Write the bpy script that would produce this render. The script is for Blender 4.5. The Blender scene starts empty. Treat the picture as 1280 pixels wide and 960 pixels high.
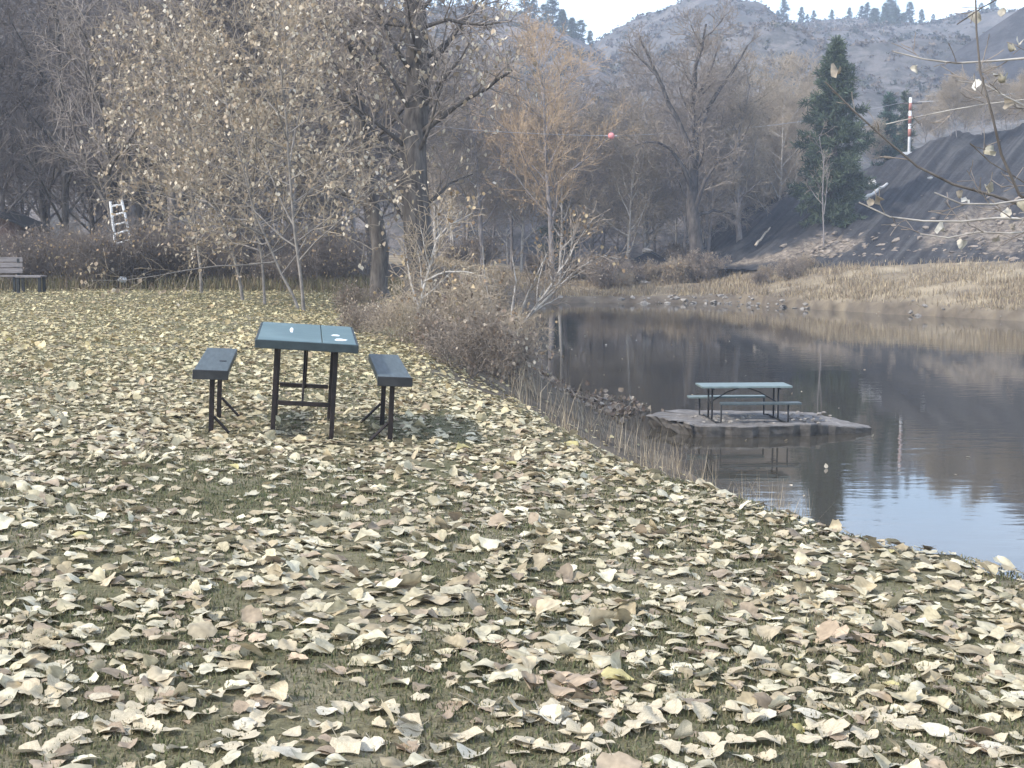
import bpy, math, random
import numpy as np
from mathutils import Vector, noise as mnoise

random.seed(7)
RNG = np.random.default_rng(11)
SC = bpy.context.scene
COL = SC.collection
PI = math.pi

# ------------------------------------------------------------------ camera model
F = 1700.0            # focal length in photo pixels (1280 wide)
CAMZ = 1.55
HORIZON = 300.0
PITCH = math.atan((480 - HORIZON) / F)
WATER = -2.45
CP, SP = math.cos(PITCH), math.sin(PITCH)


def W(px, py, d):
    """world point seen at photo pixel (px, py) whose world y is d"""
    a = (px - 640) / F
    b = (480 - py) / F
    vx, vy, vz = a, CP + b * SP, -SP + b * CP
    k = d / vy
    return Vector((vx * k, d, CAMZ + vz * k))


# ------------------------------------------------------------------ basic helpers
def new_mesh(name, verts, faces, tint=None, smooth=False):
    me = bpy.data.meshes.new(name)
    verts = np.asarray(verts, dtype=np.float32).reshape(-1, 3)
    if isinstance(faces, np.ndarray):
        n, k = faces.shape
        me.vertices.add(len(verts))
        me.vertices.foreach_set('co', verts.ravel())
        me.loops.add(n * k)
        me.loops.foreach_set('vertex_index', faces.astype(np.int32).ravel())
        me.polygons.add(n)
        me.polygons.foreach_set('loop_start', np.arange(0, n * k, k, dtype=np.int32))
        try:
            me.polygons.foreach_set('loop_total', np.full(n, k, dtype=np.int32))
        except Exception:
            pass
        me.update(calc_edges=True)
    else:
        me.from_pydata([tuple(v) for v in verts], [], faces)
    if tint is not None:
        at = me.color_attributes.new('tint', 'FLOAT_COLOR', 'POINT')
        t = np.ones((len(verts), 4), dtype=np.float32)
        t[:, :3] = tint
        at.data.foreach_set('color', t.ravel())
    if smooth:
        me.polygons.foreach_set('use_smooth', np.ones(len(me.polygons), dtype=bool))
    me.validate()
    return me


def add(name, me, mat=None, parent=None):
    o = bpy.data.objects.new(name, me)
    COL.objects.link(o)
    if mat is not None and me is not None and len(me.materials) == 0:
        me.materials.append(mat)
    if parent is not None:
        o.parent = parent
    return o


def tag(o, label=None, cat=None, group=None, kind=None):
    if label: o['label'] = label
    if cat: o['category'] = cat
    if group: o['group'] = group
    if kind: o['kind'] = kind
    return o


def thing(name, label, cat, loc=(0, 0, 0), rot=(0, 0, 0), group=None):
    o = bpy.data.objects.new(name, None)
    o.empty_display_size = 0.3
    COL.objects.link(o)
    o.location = loc
    o.rotation_euler = rot
    return tag(o, label, cat, group)


def copy_tree(o, parent=None):
    c = o.copy()
    COL.objects.link(c)
    c.parent = parent
    for ch in list(o.children):
        copy_tree(ch, c)
    return c


class MB:
    def __init__(self):
        self.v, self.f = [], []

    def box(self, c, s, rot=None, taper=1.0):
        n = len(self.v)
        x, y, z = s[0] / 2, s[1] / 2, s[2] / 2
        for dz in (-z, z):
            k = taper if dz > 0 else 1.0
            for dx, dy in ((-x, -y), (x, -y), (x, y), (-x, y)):
                p = Vector((dx * k, dy * k, dz))
                if rot is not None:
                    p = rot @ p
                self.v.append(p + Vector(c))
        for q in ((0, 3, 2, 1), (4, 5, 6, 7), (0, 1, 5, 4), (1, 2, 6, 5), (2, 3, 7, 6), (3, 0, 4, 7)):
            self.f.append([n + i for i in q])
        return self

    def tube(self, pts, r, sides=8):
        pts = [Vector(p) for p in pts]
        rs = r if isinstance(r, (list, tuple)) else [r] * len(pts)
        n0 = len(self.v)
        for i, p in enumerate(pts):
            t = (pts[min(i + 1, len(pts) - 1)] - pts[max(i - 1, 0)]).normalized()
            ref = Vector((1, 0, 0)) if abs(t.x) < 0.8 else Vector((0, 1, 0))
            a = t.cross(ref).normalized()
            b = t.cross(a)
            for k in range(sides):
                an = 2 * PI * k / sides
                self.v.append(p + (a * math.cos(an) + b * math.sin(an)) * rs[i])
        for i in range(len(pts) - 1):
            for k in range(sides):
                k2 = (k + 1) % sides
                self.f.append([n0 + i * sides + k, n0 + i * sides + k2, n0 + (i + 1) * sides + k2, n0 + (i + 1) * sides + k])
        self.f.append([n0 + k for k in range(sides)][::-1])
        self.f.append([n0 + (len(pts) - 1) * sides + k for k in range(sides)])
        return self

    def build(self, name, mat, parent=None, bevel=0.0, smooth=False):
        me = new_mesh(name, self.v, self.f, smooth=smooth)
        o = add(name, me, mat, parent)
        if bevel:
            m = o.modifiers.new('bevel', 'BEVEL')
            m.width = bevel
            m.segments = 2
            m.limit_method = 'ANGLE'
        return o


# ------------------------------------------------------------------ materials
def mat_new(name):
    m = bpy.data.materials.new(name)
    m.use_nodes = True
    nt = m.node_tree
    nt.nodes.clear()
    out = nt.nodes.new('ShaderNodeOutputMaterial')
    return m, nt, out


def N(nt, kind, **kw):
    n = nt.nodes.new(kind)
    for k, v in kw.items():
        if k in n.inputs:
            n.inputs[k].default_value = v
        else:
            setattr(n, k, v)
    return n


def ramp(nt, stops, interp='LINEAR'):
    r = nt.nodes.new('ShaderNodeValToRGB')
    r.color_ramp.interpolation = interp
    els = r.color_ramp.elements
    while len(els) < len(stops):
        els.new(0.5)
    for e, (p, c) in zip(els, stops):
        e.position = p
        e.color = (*c, 1) if len(c) == 3 else c
    return r


def mix(nt, fac, a, b, blend='MIX'):
    m = nt.nodes.new('ShaderNodeMix')
    m.data_type = 'RGBA'
    m.blend_type = blend
    L = nt.links.new
    if isinstance(fac, (int, float)): m.inputs[0].default_value = fac
    else: L(fac, m.inputs[0])
    for i, v in ((6, a), (7, b)):
        if isinstance(v, (tuple, list)): m.inputs[i].default_value = (*v, 1)
        else: L(v, m.inputs[i])
    return m.outputs[2]


def simple_mat(name, c1, c2, scale=6.0, rough=0.8, bump=0.2, detail=8.0, stretch=(1, 1, 1), metallic=0.0, coords='Object', lo=0.35, hi=0.68, spec=0.3):
    m, nt, out = mat_new(name)
    L = nt.links.new
    tc = N(nt, 'ShaderNodeTexCoord')
    mp = N(nt, 'ShaderNodeMapping')
    mp.inputs['Scale'].default_value = stretch
    L(tc.outputs[coords], mp.inputs[0])
    no = N(nt, 'ShaderNodeTexNoise', Scale=scale, Detail=detail, Roughness=0.65)
    L(mp.outputs[0], no.inputs['Vector'])
    r = ramp(nt, [(lo, c1), (hi, c2)])
    L(no.outputs['Fac'], r.inputs[0])
    b = N(nt, 'ShaderNodeBsdfPrincipled', Roughness=rough, Metallic=metallic)
    b.inputs['Specular IOR Level'].default_value = spec
    L(r.outputs[0], b.inputs['Base Color'])
    if bump:
        bp = N(nt, 'ShaderNodeBump', Strength=bump, Distance=0.02)
        L(no.outputs['Fac'], bp.inputs['Height'])
        L(bp.outputs[0], b.inputs['Normal'])
    L(b.outputs[0], out.inputs[0])
    return m


def tint_mat(name, trans=0.25, rough=0.6, vary=0.25, scale=40):
    """colour of each leaf / blade from its own tint, with blotches"""
    m, nt, out = mat_new(name)
    L = nt.links.new
    at = N(nt, 'ShaderNodeVertexColor', layer_name='tint')
    tc = N(nt, 'ShaderNodeTexCoord')
    no = N(nt, 'ShaderNodeTexNoise', Scale=scale, Detail=4.0)
    L(tc.outputs['Object'], no.inputs['Vector'])
    r = ramp(nt, [(0.35, (1 - vary,) * 3), (0.65, (1 + vary * 0.4,) * 3)])
    L(no.outputs['Fac'], r.inputs[0])
    c = mix(nt, 1.0, at.outputs[0], r.outputs[0], 'MULTIPLY')
    b = N(nt, 'ShaderNodeBsdfPrincipled', Roughness=rough)
    b.inputs['Specular IOR Level'].default_value = 0.25
    L(c, b.inputs['Base Color'])
    t = N(nt, 'ShaderNodeBsdfTranslucent')
    L(c, t.inputs[0])
    ms = N(nt, 'ShaderNodeMixShader')
    ms.inputs[0].default_value = trans
    L(b.outputs[0], ms.inputs[1])
    L(t.outputs[0], ms.inputs[2])
    L(ms.outputs[0], out.inputs[0])
    return m


M = {}
M['leaf'] = tint_mat('leaf', 0.18, 0.55, 0.22, 30)
M['tree_leaf'] = tint_mat('tree_leaf', 0.3, 0.55, 0.15, 3)
M['blade'] = tint_mat('blade', 0.25, 0.6, 0.2, 3)
M['needle'] = tint_mat('needle', 0.15, 0.6, 0.25, 1.5)
M['bark_dark'] = simple_mat('bark_dark', (0.045, 0.038, 0.034), (0.155, 0.138, 0.125), 5, 0.9, 0.7, stretch=(1.6, 1.6, 0.35))
M['bark_deep'] = simple_mat('bark_deep', (0.02, 0.017, 0.016), (0.12, 0.105, 0.095), 2.2, 0.9, 0.5, stretch=(1.6, 1.6, 0.6))
M['bark_grey'] = simple_mat('bark_grey', (0.13, 0.115, 0.11), (0.27, 0.245, 0.235), 5, 0.9, 0.3, stretch=(2, 2, 0.5))
M['bark_pale'] = simple_mat('bark_pale', (0.22, 0.20, 0.18), (0.46, 0.43, 0.39), 6, 0.85, 0.2, stretch=(1, 1, 0.7))
M['sap_bark'] = simple_mat('sap_bark', (0.12, 0.108, 0.098), (0.26, 0.235, 0.21), 6, 0.85, 0.2)
M['twig_grey'] = simple_mat('twig_grey', (0.18, 0.155, 0.138), (0.31, 0.27, 0.24), 1.5, 0.9, 0)
M['twig_dark'] = simple_mat('twig_dark', (0.115, 0.098, 0.088), (0.215, 0.185, 0.165), 2.5, 0.9, 0)
M['twig_wood'] = simple_mat('twig_wood', (0.095, 0.083, 0.078), (0.18, 0.156, 0.145), 1.5, 0.9, 0)
M['twig_tan'] = simple_mat('twig_tan', (0.24, 0.195, 0.145), (0.38, 0.32, 0.24), 1.5, 0.9, 0)
M['twig_purple'] = simple_mat('twig_brown', (0.16, 0.13, 0.105), (0.30, 0.25, 0.20), 2.5, 0.9, 0)
M['twig_gold'] = simple_mat('twig_gold', (0.34, 0.24, 0.145), (0.46, 0.34, 0.215), 1.5, 0.9, 0)
M['steel'] = simple_mat('painted_steel', (0.010, 0.008, 0.008), (0.026, 0.018, 0.018), 9, 0.5, 0.1)
M['steel_black'] = simple_mat('black_steel', (0.012, 0.014, 0.016), (0.035, 0.036, 0.038), 9, 0.55, 0.1)
M['seat_slate'] = simple_mat('seat_slate', (0.042, 0.056, 0.060), (0.082, 0.104, 0.108), 7, 0.5, 0.15, stretch=(5, 0.7, 1), spec=0.5)
M['edge_green'] = simple_mat('edge_green', (0.02, 0.03, 0.034), (0.04, 0.055, 0.06), 9, 0.5, 0.1)
M['pale_green'] = simple_mat('pale_green_top', (0.12, 0.16, 0.158), (0.20, 0.25, 0.245), 7, 0.45, 0.1, stretch=(0.7, 5, 1))
M['weathered'] = simple_mat('weathered_board', (0.13, 0.12, 0.12), (0.24, 0.22, 0.22), 6, 0.75, 0.2, stretch=(0.5, 4, 4))
M['white_paint'] = simple_mat('white_paint', (0.55, 0.56, 0.57), (0.78, 0.78, 0.78), 7, 0.5, 0.05)
M['dropping'] = simple_mat('white_stain', (0.62, 0.66, 0.66), (0.8, 0.82, 0.82), 40, 0.8, 0.1)
M['red_wall'] = simple_mat('brown_wall', (0.085, 0.052, 0.045), (0.13, 0.085, 0.07), 3, 0.85, 0.2, stretch=(6, 6, 0.4))
M['dark_roof'] = simple_mat('dark_roof', (0.03, 0.032, 0.036), (0.06, 0.06, 0.065), 4, 0.8, 0.2)
M['grey_board'] = simple_mat('grey_board', (0.07, 0.066, 0.07), (0.13, 0.12, 0.12), 4, 0.85, 0.2, stretch=(6, 6, 0.4))
M['pink'] = simple_mat('pink_ball', (0.58, 0.20, 0.20), (0.68, 0.27, 0.26), 3, 0.45, 0)
M['orange_red'] = simple_mat('red_band', (0.30, 0.12, 0.09), (0.38, 0.17, 0.13), 3, 0.5, 0)
M['cable'] = simple_mat('cable', (0.25, 0.25, 0.26), (0.36, 0.36, 0.37), 3, 0.6, 0)
M['rock'] = simple_mat('rock', (0.14, 0.125, 0.11), (0.36, 0.33, 0.29), 3, 0.9, 0.6)
M['pale_rock'] = simple_mat('pale_rock', (0.42, 0.40, 0.37), (0.66, 0.63, 0.59), 3, 0.9, 0.5)
M['log'] = simple_mat('log', (0.30, 0.24, 0.18), (0.52, 0.45, 0.36), 5, 0.9, 0.4, stretch=(1, 1, 1))


def table_top_mat():
    """blue-green paint with grain along x and pale wear"""
    m, nt, out = mat_new('tabletop_paint')
    L = nt.links.new
    tc = N(nt, 'ShaderNodeTexCoord')
    mp = N(nt, 'ShaderNodeMapping')
    mp.inputs['Scale'].default_value = (1.2, 9, 3)
    L(tc.outputs['Object'], mp.inputs[0])
    n1 = N(nt, 'ShaderNodeTexNoise', Scale=4.0, Detail=8.0)
    L(mp.outputs[0], n1.inputs['Vector'])
    n2 = N(nt, 'ShaderNodeTexNoise', Scale=2.2, Detail=5.0)
    L(tc.outputs['Object'], n2.inputs['Vector'])
    r1 = ramp(nt, [(0.3, (0.065, 0.115, 0.125)), (0.7, (0.12, 0.185, 0.195))])
    L(n1.outputs['Fac'], r1.inputs[0])
    r2 = ramp(nt, [(0.55, (0, 0, 0)), (0.75, (0.6, 0.6, 0.6))])
    L(n2.outputs['Fac'], r2.inputs[0])
    c = mix(nt, r2.outputs[0], r1.outputs[0], (0.20, 0.28, 0.29))
    b = N(nt, 'ShaderNodeBsdfPrincipled', Roughness=0.42)
    L(c, b.inputs['Base Color'])
    bp = N(nt, 'ShaderNodeBump', Strength=0.15, Distance=0.01)
    L(n1.outputs['Fac'], bp.inputs['Height'])
    L(bp.outputs[0], b.inputs['Normal'])
    L(b.outputs[0], out.inputs[0])
    return m


M['tabletop'] = table_top_mat()


def concrete_mat():
    m, nt, out = mat_new('concrete')
    L = nt.links.new
    tc = N(nt, 'ShaderNodeTexCoord')
    n1 = N(nt, 'ShaderNodeTexNoise', Scale=3.0, Detail=10.0, Roughness=0.7)
    L(tc.outputs['Object'], n1.inputs['Vector'])
    n2 = N(nt, 'ShaderNodeTexNoise', Scale=30.0, Detail=4.0)
    L(tc.outputs['Object'], n2.inputs['Vector'])
    r1 = ramp(nt, [(0.35, (0.085, 0.078, 0.072)), (0.55, (0.16, 0.148, 0.138)), (0.72, (0.26, 0.24, 0.225))])
    L(n1.outputs['Fac'], r1.inputs[0])
    r2 = ramp(nt, [(0.4, (0.8,) * 3), (0.7, (1.15,) * 3)])
    L(n2.outputs['Fac'], r2.inputs[0])
    c = mix(nt, 1.0, r1.outputs[0], r2.outputs[0], 'MULTIPLY')
    b = N(nt, 'ShaderNodeBsdfPrincipled', Roughness=0.9)
    L(c, b.inputs['Base Color'])
    bp = N(nt, 'ShaderNodeBump', Strength=0.35, Distance=0.02)
    L(n1.outputs['Fac'], bp.inputs['Height'])
    L(bp.outputs[0], b.inputs['Normal'])
    L(b.outputs[0], out.inputs[0])
    return m


M['concrete'] = concrete_mat()

# ------------------------------------------------------------------ terrain
CR_Y = np.array([-40, 0, 7.2, 7.65, 8.45, 9.2, 9.95, 11.0, 13.5, 15.5, 17.4, 22, 28, 35, 45, 68, 90, 140])
CR_X = np.array([13, 5.5, 2.40, 1.98, 1.65, 1.34, 0.96, 0.61, 0.17, -0.45, -1.05, -1.4, -1.5, -1.5, -2.0, -3.0, -4.0, -4.0])
SH_Y = np.array([-40, 0, 8, 12, 16.8, 23.4, 28.3, 33, 40, 56.7, 68, 78, 86, 92, 140])
SH_X = np.array([20, 10.5, 6.6, 5.3, 4.4, 3.0, 2.5, 1.9, 1.2, 0.3, 0.3, 1.0, 2.5, 8, 12])
FAR_X = np.array([-50, 0, 3, 10, 14, 15.5, 19, 25, 34, 45, 70, 150])
FAR_Y = np.array([86, 86, 87, 86.5, 86, 82, 75.5, 67, 60, 55, 50, 30])


def sstep(t):
    t = np.clip(t, 0, 1)
    return t * t * (3 - 2 * t)


def wob(x, y, s=1.0):
    return (np.sin(x * 1.3 * s + 0.7 * np.sin(y * 0.9 * s)) + np.sin(y * 1.1 * s + 1.3 + 0.8 * np.sin(x * 0.7 * s + 2)) + 0.6 * np.sin((x + y) * 2.3 * s + 0.4)) / 2.6


def ground(x, y):
    x = np.asarray(x, dtype=float)
    y = np.asarray(y, dtype=float)
    xc = np.interp(y, CR_Y, CR_X)
    xs = np.interp(y, SH_Y, SH_X)
    s = xc - x
    ZC = -0.15
    lawn = ZC + 0.055 * (4.5 - 1.0 * np.logaddexp(0, (4.5 - s) / 1.0))
    lawn = np.where(s > 0, lawn, ZC + 0.055 * (4.5 - np.logaddexp(0, 4.5)))
    lawn = lawn + 0.02 * wob(x, y, 0.8) + 0.008 * wob(x + 7, y - 3, 3.1)
    t = (x - xc) / np.maximum(xs - xc, 0.5)
    zc0 = ZC + 0.055 * (4.5 - np.logaddexp(0, 4.5))
    tt = np.clip(t, 0, 1)
    bank = zc0 + (WATER - zc0) * (0.75 * tt ** 0.8 + 0.25 * sstep(tt)) + 0.05 * wob(x, y, 1.7) * np.clip(tt * 3, 0, 1)
    bed = WATER - 0.25 * np.clip(x - xs, 0, 6)
    left = np.where(t <= 0, lawn, np.where(t <= 1, bank, bed))
    # far bank
    yf = np.interp(x, FAR_X, FAR_Y) + 0.5 * wob(x, x * 0.3, 0.9)
    df = y - yf
    slope = np.interp(x, [0, 10, 15, 20, 30], [0.045, 0.06, 0.14, 0.19, 0.20])
    dd = np.clip(df, 0, None)
    far = WATER + 0.35 * sstep(dd / 0.9) + slope * 16 * (1 - np.exp(-dd / 16)) + 0.16 * wob(x, y, 0.55) * np.clip(dd / 3, 0, 1) + 0.06 * wob(x, y, 2.1) * np.clip(dd / 1.5, 0, 1)
    far = np.where(df > 0, far, -99.0)
    return np.maximum(left, far)


def gz(x, y):
    return float(ground(np.array([x]), np.array([y]))[0])


def on_ground(px, d):
    x = (px - 640) / F * d / CP * 1.0
    x = W(px, 330, d).x
    return Vector((x, d, gz(x, d)))


def make_ground():
    ys = np.concatenate([np.arange(-30, 0, 1.5), np.arange(0, 30, 0.2), np.arange(30, 100, 0.5), np.arange(100, 180, 4), np.array([190, 220, 260, 320, 400, 520, 700, 900])])
    xs = np.concatenate([np.array([-900, -600, -400, -250, -160, -110, -80]), np.arange(-60, -12, 1.2), np.arange(-12, 12, 0.2), np.arange(12, 60, 0.7), np.array([60, 70, 85, 110, 160, 250, 400, 600, 900])])
    X, Y = np.meshgrid(xs, ys)
    Z = ground(X.ravel(), Y.ravel())
    V = np.stack([X.ravel(), Y.ravel(), Z], 1)
    nx, ny = len(xs), len(ys)
    i = np.arange(nx - 1)[None, :] + nx * np.arange(ny - 1)[:, None]
    i = i.ravel()
    Fq = np.stack([i, i + 1, i + nx + 1, i + nx], 1)
    # masks (what grows where): r = lawn, g = far dry grass
    x, y = V[:, 0], V[:, 1]
    xc = np.interp(y, CR_Y, CR_X)
    s = xc - x
    lawn = sstep((s + 0.6) / 1.2) * (1 - sstep((y - 39) / 6))
    yf = np.interp(x, FAR_X, FAR_Y)
    far = sstep((y - yf - 0.6) / 2.0)
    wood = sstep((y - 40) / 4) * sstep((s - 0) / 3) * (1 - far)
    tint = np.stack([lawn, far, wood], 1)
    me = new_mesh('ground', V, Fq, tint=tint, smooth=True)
    m, nt, out = mat_new('ground_soil')
    L = nt.links.new
    tc = N(nt, 'ShaderNodeTexCoord')
    at = N(nt, 'ShaderNodeVertexColor', layer_name='tint')
    sep = N(nt, 'ShaderNodeSeparateColor')
    L(at.outputs[0], sep.inputs[0])
    n1 = N(nt, 'ShaderNodeTexNoise', Scale=0.9, Detail=9.0, Roughness=0.65)
    n2 = N(nt, 'ShaderNodeTexNoise', Scale=28.0, Detail=6.0, Roughness=0.7)
    n3 = N(nt, 'ShaderNodeTexNoise', Scale=0.35, Detail=8.0, Roughness=0.6)
    for n in (n1, n2, n3):
        L(tc.outputs['Object'], n.inputs['Vector'])
    soil = ramp(nt, [(0.36, (0.11, 0.107, 0.058)), (0.5, (0.16, 0.145, 0.088)), (0.64, (0.22, 0.193, 0.135))])
    L(n1.outputs['Fac'], soil.inputs[0])
    fine = ramp(nt, [(0.3, (0.6,) * 3), (0.7, (1.3,) * 3)])
    L(n2.outputs['Fac'], fine.inputs[0])
    lawnc = mix(nt, 1.0, soil.outputs[0], fine.outputs[0], 'MULTIPLY')
    bankc = ramp(nt, [(0.35, (0.075, 0.06, 0.045)), (0.65, (0.15, 0.125, 0.095))])
    L(n1.outputs['Fac'], bankc.inputs[0])
    farc = ramp(nt, [(0.34, (0.14, 0.112, 0.08)), (0.5, (0.25, 0.205, 0.14)), (0.66, (0.35, 0.29, 0.20))])
    L(n3.outputs['Fac'], farc.inputs[0])
    farc2 = mix(nt, 1.0, farc.outputs[0], fine.outputs[0], 'MULTIPLY')
    c = mix(nt, sep.outputs[0], bankc.outputs[0], lawnc)
    c = mix(nt, sep.outputs[1], c, farc2)
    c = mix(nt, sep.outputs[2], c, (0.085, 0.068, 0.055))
    b = N(nt, 'ShaderNodeBsdfPrincipled', Roughness=0.95)
    b.inputs['Specular IOR Level'].default_value = 0.1
    L(c, b.inputs['Base Color'])
    bp = N(nt, 'ShaderNodeBump', Strength=0.7, Distance=0.03)
    L(n2.outputs['Fac'], bp.inputs['Height'])
    L(bp.outputs[0], b.inputs['Normal'])
    L(b.outputs[0], out.inputs[0])
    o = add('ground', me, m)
    tag(o, 'leaf strewn lawn, pond banks and dry meadow', 'ground', kind='structure')


make_ground()


def make_water():
    xs = np.linspace(-6, 160, 40)
    ys = np.linspace(-38, 100, 40)
    V = [(-6, -38, WATER), (160, -38, WATER), (160, 96, WATER), (-6, 96, WATER)]
    me = new_mesh('water', V, [[0, 1, 2, 3]])
    m, nt, out = mat_new('pond_water')
    L = nt.links.new
    tc = N(nt, 'ShaderNodeTexCoord')
    mp = N(nt, 'ShaderNodeMapping')
    mp.inputs['Scale'].default_value = (0.55, 1.5, 1)
    L(tc.outputs['Object'], mp.inputs[0])
    n1 = N(nt, 'ShaderNodeTexNoise', Scale=2.2, Detail=3.0, Roughness=0.5)
    L(mp.outputs[0], n1.inputs['Vector'])
    n2 = N(nt, 'ShaderNodeTexNoise', Scale=0.12, Detail=2.0)
    L(tc.outputs['Object'], n2.inputs['Vector'])
    r = ramp(nt, [(0.42, (0.25,) * 3), (0.62, (1,) * 3)])
    L(n2.outputs['Fac'], r.inputs[0])
    ml = N(nt, 'ShaderNodeMath', operation='MULTIPLY')
    L(n1.outputs['Fac'], ml.inputs[0])
    L(r.outputs[0], ml.inputs[1])
    b = N(nt, 'ShaderNodeBsdfPrincipled', Roughness=0.03, IOR=1.42)
    b.inputs['Base Color'].default_value = (0.045, 0.040, 0.031, 1)
    b.inputs['Specular IOR Level'].default_value = 0.65
    bp = N(nt, 'ShaderNodeBump', Strength=0.04, Distance=0.12)
    L(ml.outputs[0], bp.inputs['Height'])
    L(bp.outputs[0], b.inputs['Normal'])
    L(b.outputs[0], out.inputs[0])
    o = add('water', me, m)
    tag(o, 'calm dark pond mirroring the woods, hills and sky', 'pond', kind='structure')


make_water()


# hills ---------------------------------------------------------------
def fbm(x, y, sc, seed=0.0, octv=5):
    out = np.empty(len(x))
    for i in range(len(x)):
        out[i] = mnoise.fractal(Vector((x[i] * sc + seed, y[i] * sc - seed, seed)), 0.9, 2.1, octv)
    return out


def hill_material(name, c_a, c_b, c_c, dark, patch=0.02):
    m, nt, out = mat_new(name)
    L = nt.links.new
    tc = N(nt, 'ShaderNodeTexCoord')
    n1 = N(nt, 'ShaderNodeTexNoise', Scale=patch, Detail=8.0, Roughness=0.6)
    n2 = N(nt, 'ShaderNodeTexNoise', Scale=0.22, Detail=8.0, Roughness=0.75)
    for n in (n1, n2):
        L(tc.outputs['Object'], n.inputs['Vector'])
    r1 = ramp(nt, [(0.36, c_a), (0.5, c_b), (0.64, c_c)])
    L(n1.outputs['Fac'], r1.inputs[0])
    r2 = ramp(nt, [(0.44, (0, 0, 0)), (0.56, (0.85,) * 3)])
    L(n2.outputs['Fac'], r2.inputs[0])
    c = mix(nt, r2.outputs[0], r1.outputs[0], dark)
    b = N(nt, 'ShaderNodeBsdfPrincipled', Roughness=1.0)
    b.inputs['Specular IOR Level'].default_value = 0.0
    L(c, b.inputs['Base Color'])
    bp = N(nt, 'ShaderNodeBump', Strength=0.8, Distance=2.0)
    L(n2.outputs['Fac'], bp.inputs['Height'])
    L(bp.outputs[0], b.inputs['Normal'])
    L(b.outputs[0], out.inputs[0])
    return m


HILLS = {}


def make_hill(key, label, sky_px, sky_py, D, foot_d, mat, amp=5.0, nu=150, nv=46, power=0.75, back=160, pinch=0.45):
    """a hillside whose crest stands at distance D, falling to the valley floor at foot_d"""
    pxs = np.linspace(sky_px[0], sky_px[-1], nu)
    pys = np.interp(pxs, sky_px, sky_py)
    V = []
    rows = np.concatenate([np.linspace(0, 1, nv), [1.15, 1.5, 2.0]])
    for t in rows:
        for px, py in zip(pxs, pys):
            top = W(px, py, D)
            d = foot_d + (D - foot_d) * t
            if t <= 1:
                z = -1.2 + (top.z + 1.2) * (t ** power)
            else:
                z = top.z - (t - 1) * (top.z + 1.2) * 0.9
            V.append((top.x * (1 - pinch + pinch * min(t, 1.2)) + (d - D) * 0.0, d, z))
    V = np.array(V)
    n = fbm(V[:, 0], V[:, 1], 0.022, seed=D * 0.01)
    tt = np.repeat(rows, nu)
    V[:, 2] += n * amp * np.clip(np.sin(np.clip(tt, 0, 1) * PI * 0.92 + 0.12), 0.15, 1)
    nr = len(rows)
    i = (np.arange(nu - 1)[None, :] + nu * np.arange(nr - 1)[:, None]).ravel()
    Fq = np.stack([i, i + 1, i + nu + 1, i + nu], 1)
    me = new_mesh('hill', V, Fq, smooth=True)
    o = add('hill', me, mat)
    tag(o, label, 'hill', kind='structure')
    HILLS[key] = (V.reshape(nr, nu, 3), pxs, rows)
    return o


M['hill_dry'] = hill_material('hill_dry', (0.125, 0.12, 0.118), (0.175, 0.163, 0.155), (0.245, 0.225, 0.205), (0.085, 0.085, 0.08))
M['hill_wood'] = hill_material('hill_wood', (0.13, 0.12, 0.115), (0.19, 0.17, 0.16), (0.25, 0.22, 0.20), (0.07, 0.07, 0.065))
M['slag'] = hill_material('slag', (0.045, 0.045, 0.048), (0.06, 0.06, 0.064), (0.085, 0.083, 0.085), (0.04, 0.04, 0.042), 0.05)

make_hill('right', 'dry rocky hill rising behind the pond, dotted with scrub',
          [560, 660, 745, 770, 800, 850, 900, 930, 948, 962, 1000, 1060, 1100, 1140, 1180, 1210, 1245, 1320, 1500, 1800, 2200],
          [170, 110, 54, 40, 26, 4, -3, 1, 14, 26, 30, 24, 27, 32, 22, 13, 16, 2, -30, -20, 40], 430, 150, M['hill_dry'], 7, nu=220, nv=60)
make_hill('left', 'wooded hill behind the bare trees on the left',
          [-900, -300, 0, 200, 400, 470, 550, 600, 650, 700, 740, 800, 880, 960],
          [-60, -110, -90, -55, -8, 18, 12, 8, 16, 34, 56, 110, 185, 260], 330, 130, M['hill_wood'], 5, nu=160)
make_hill('dark', 'smooth dark slag slope at the top right',
          [1130, 1160, 1190, 1235, 1280, 1330, 1400, 1600, 1900],
          [128, 96, 68, 38, 8, -25, -60, -120, -120], 250, 150, M['slag'], 0.8, nu=160, nv=40, power=0.9, pinch=0.0)


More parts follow.
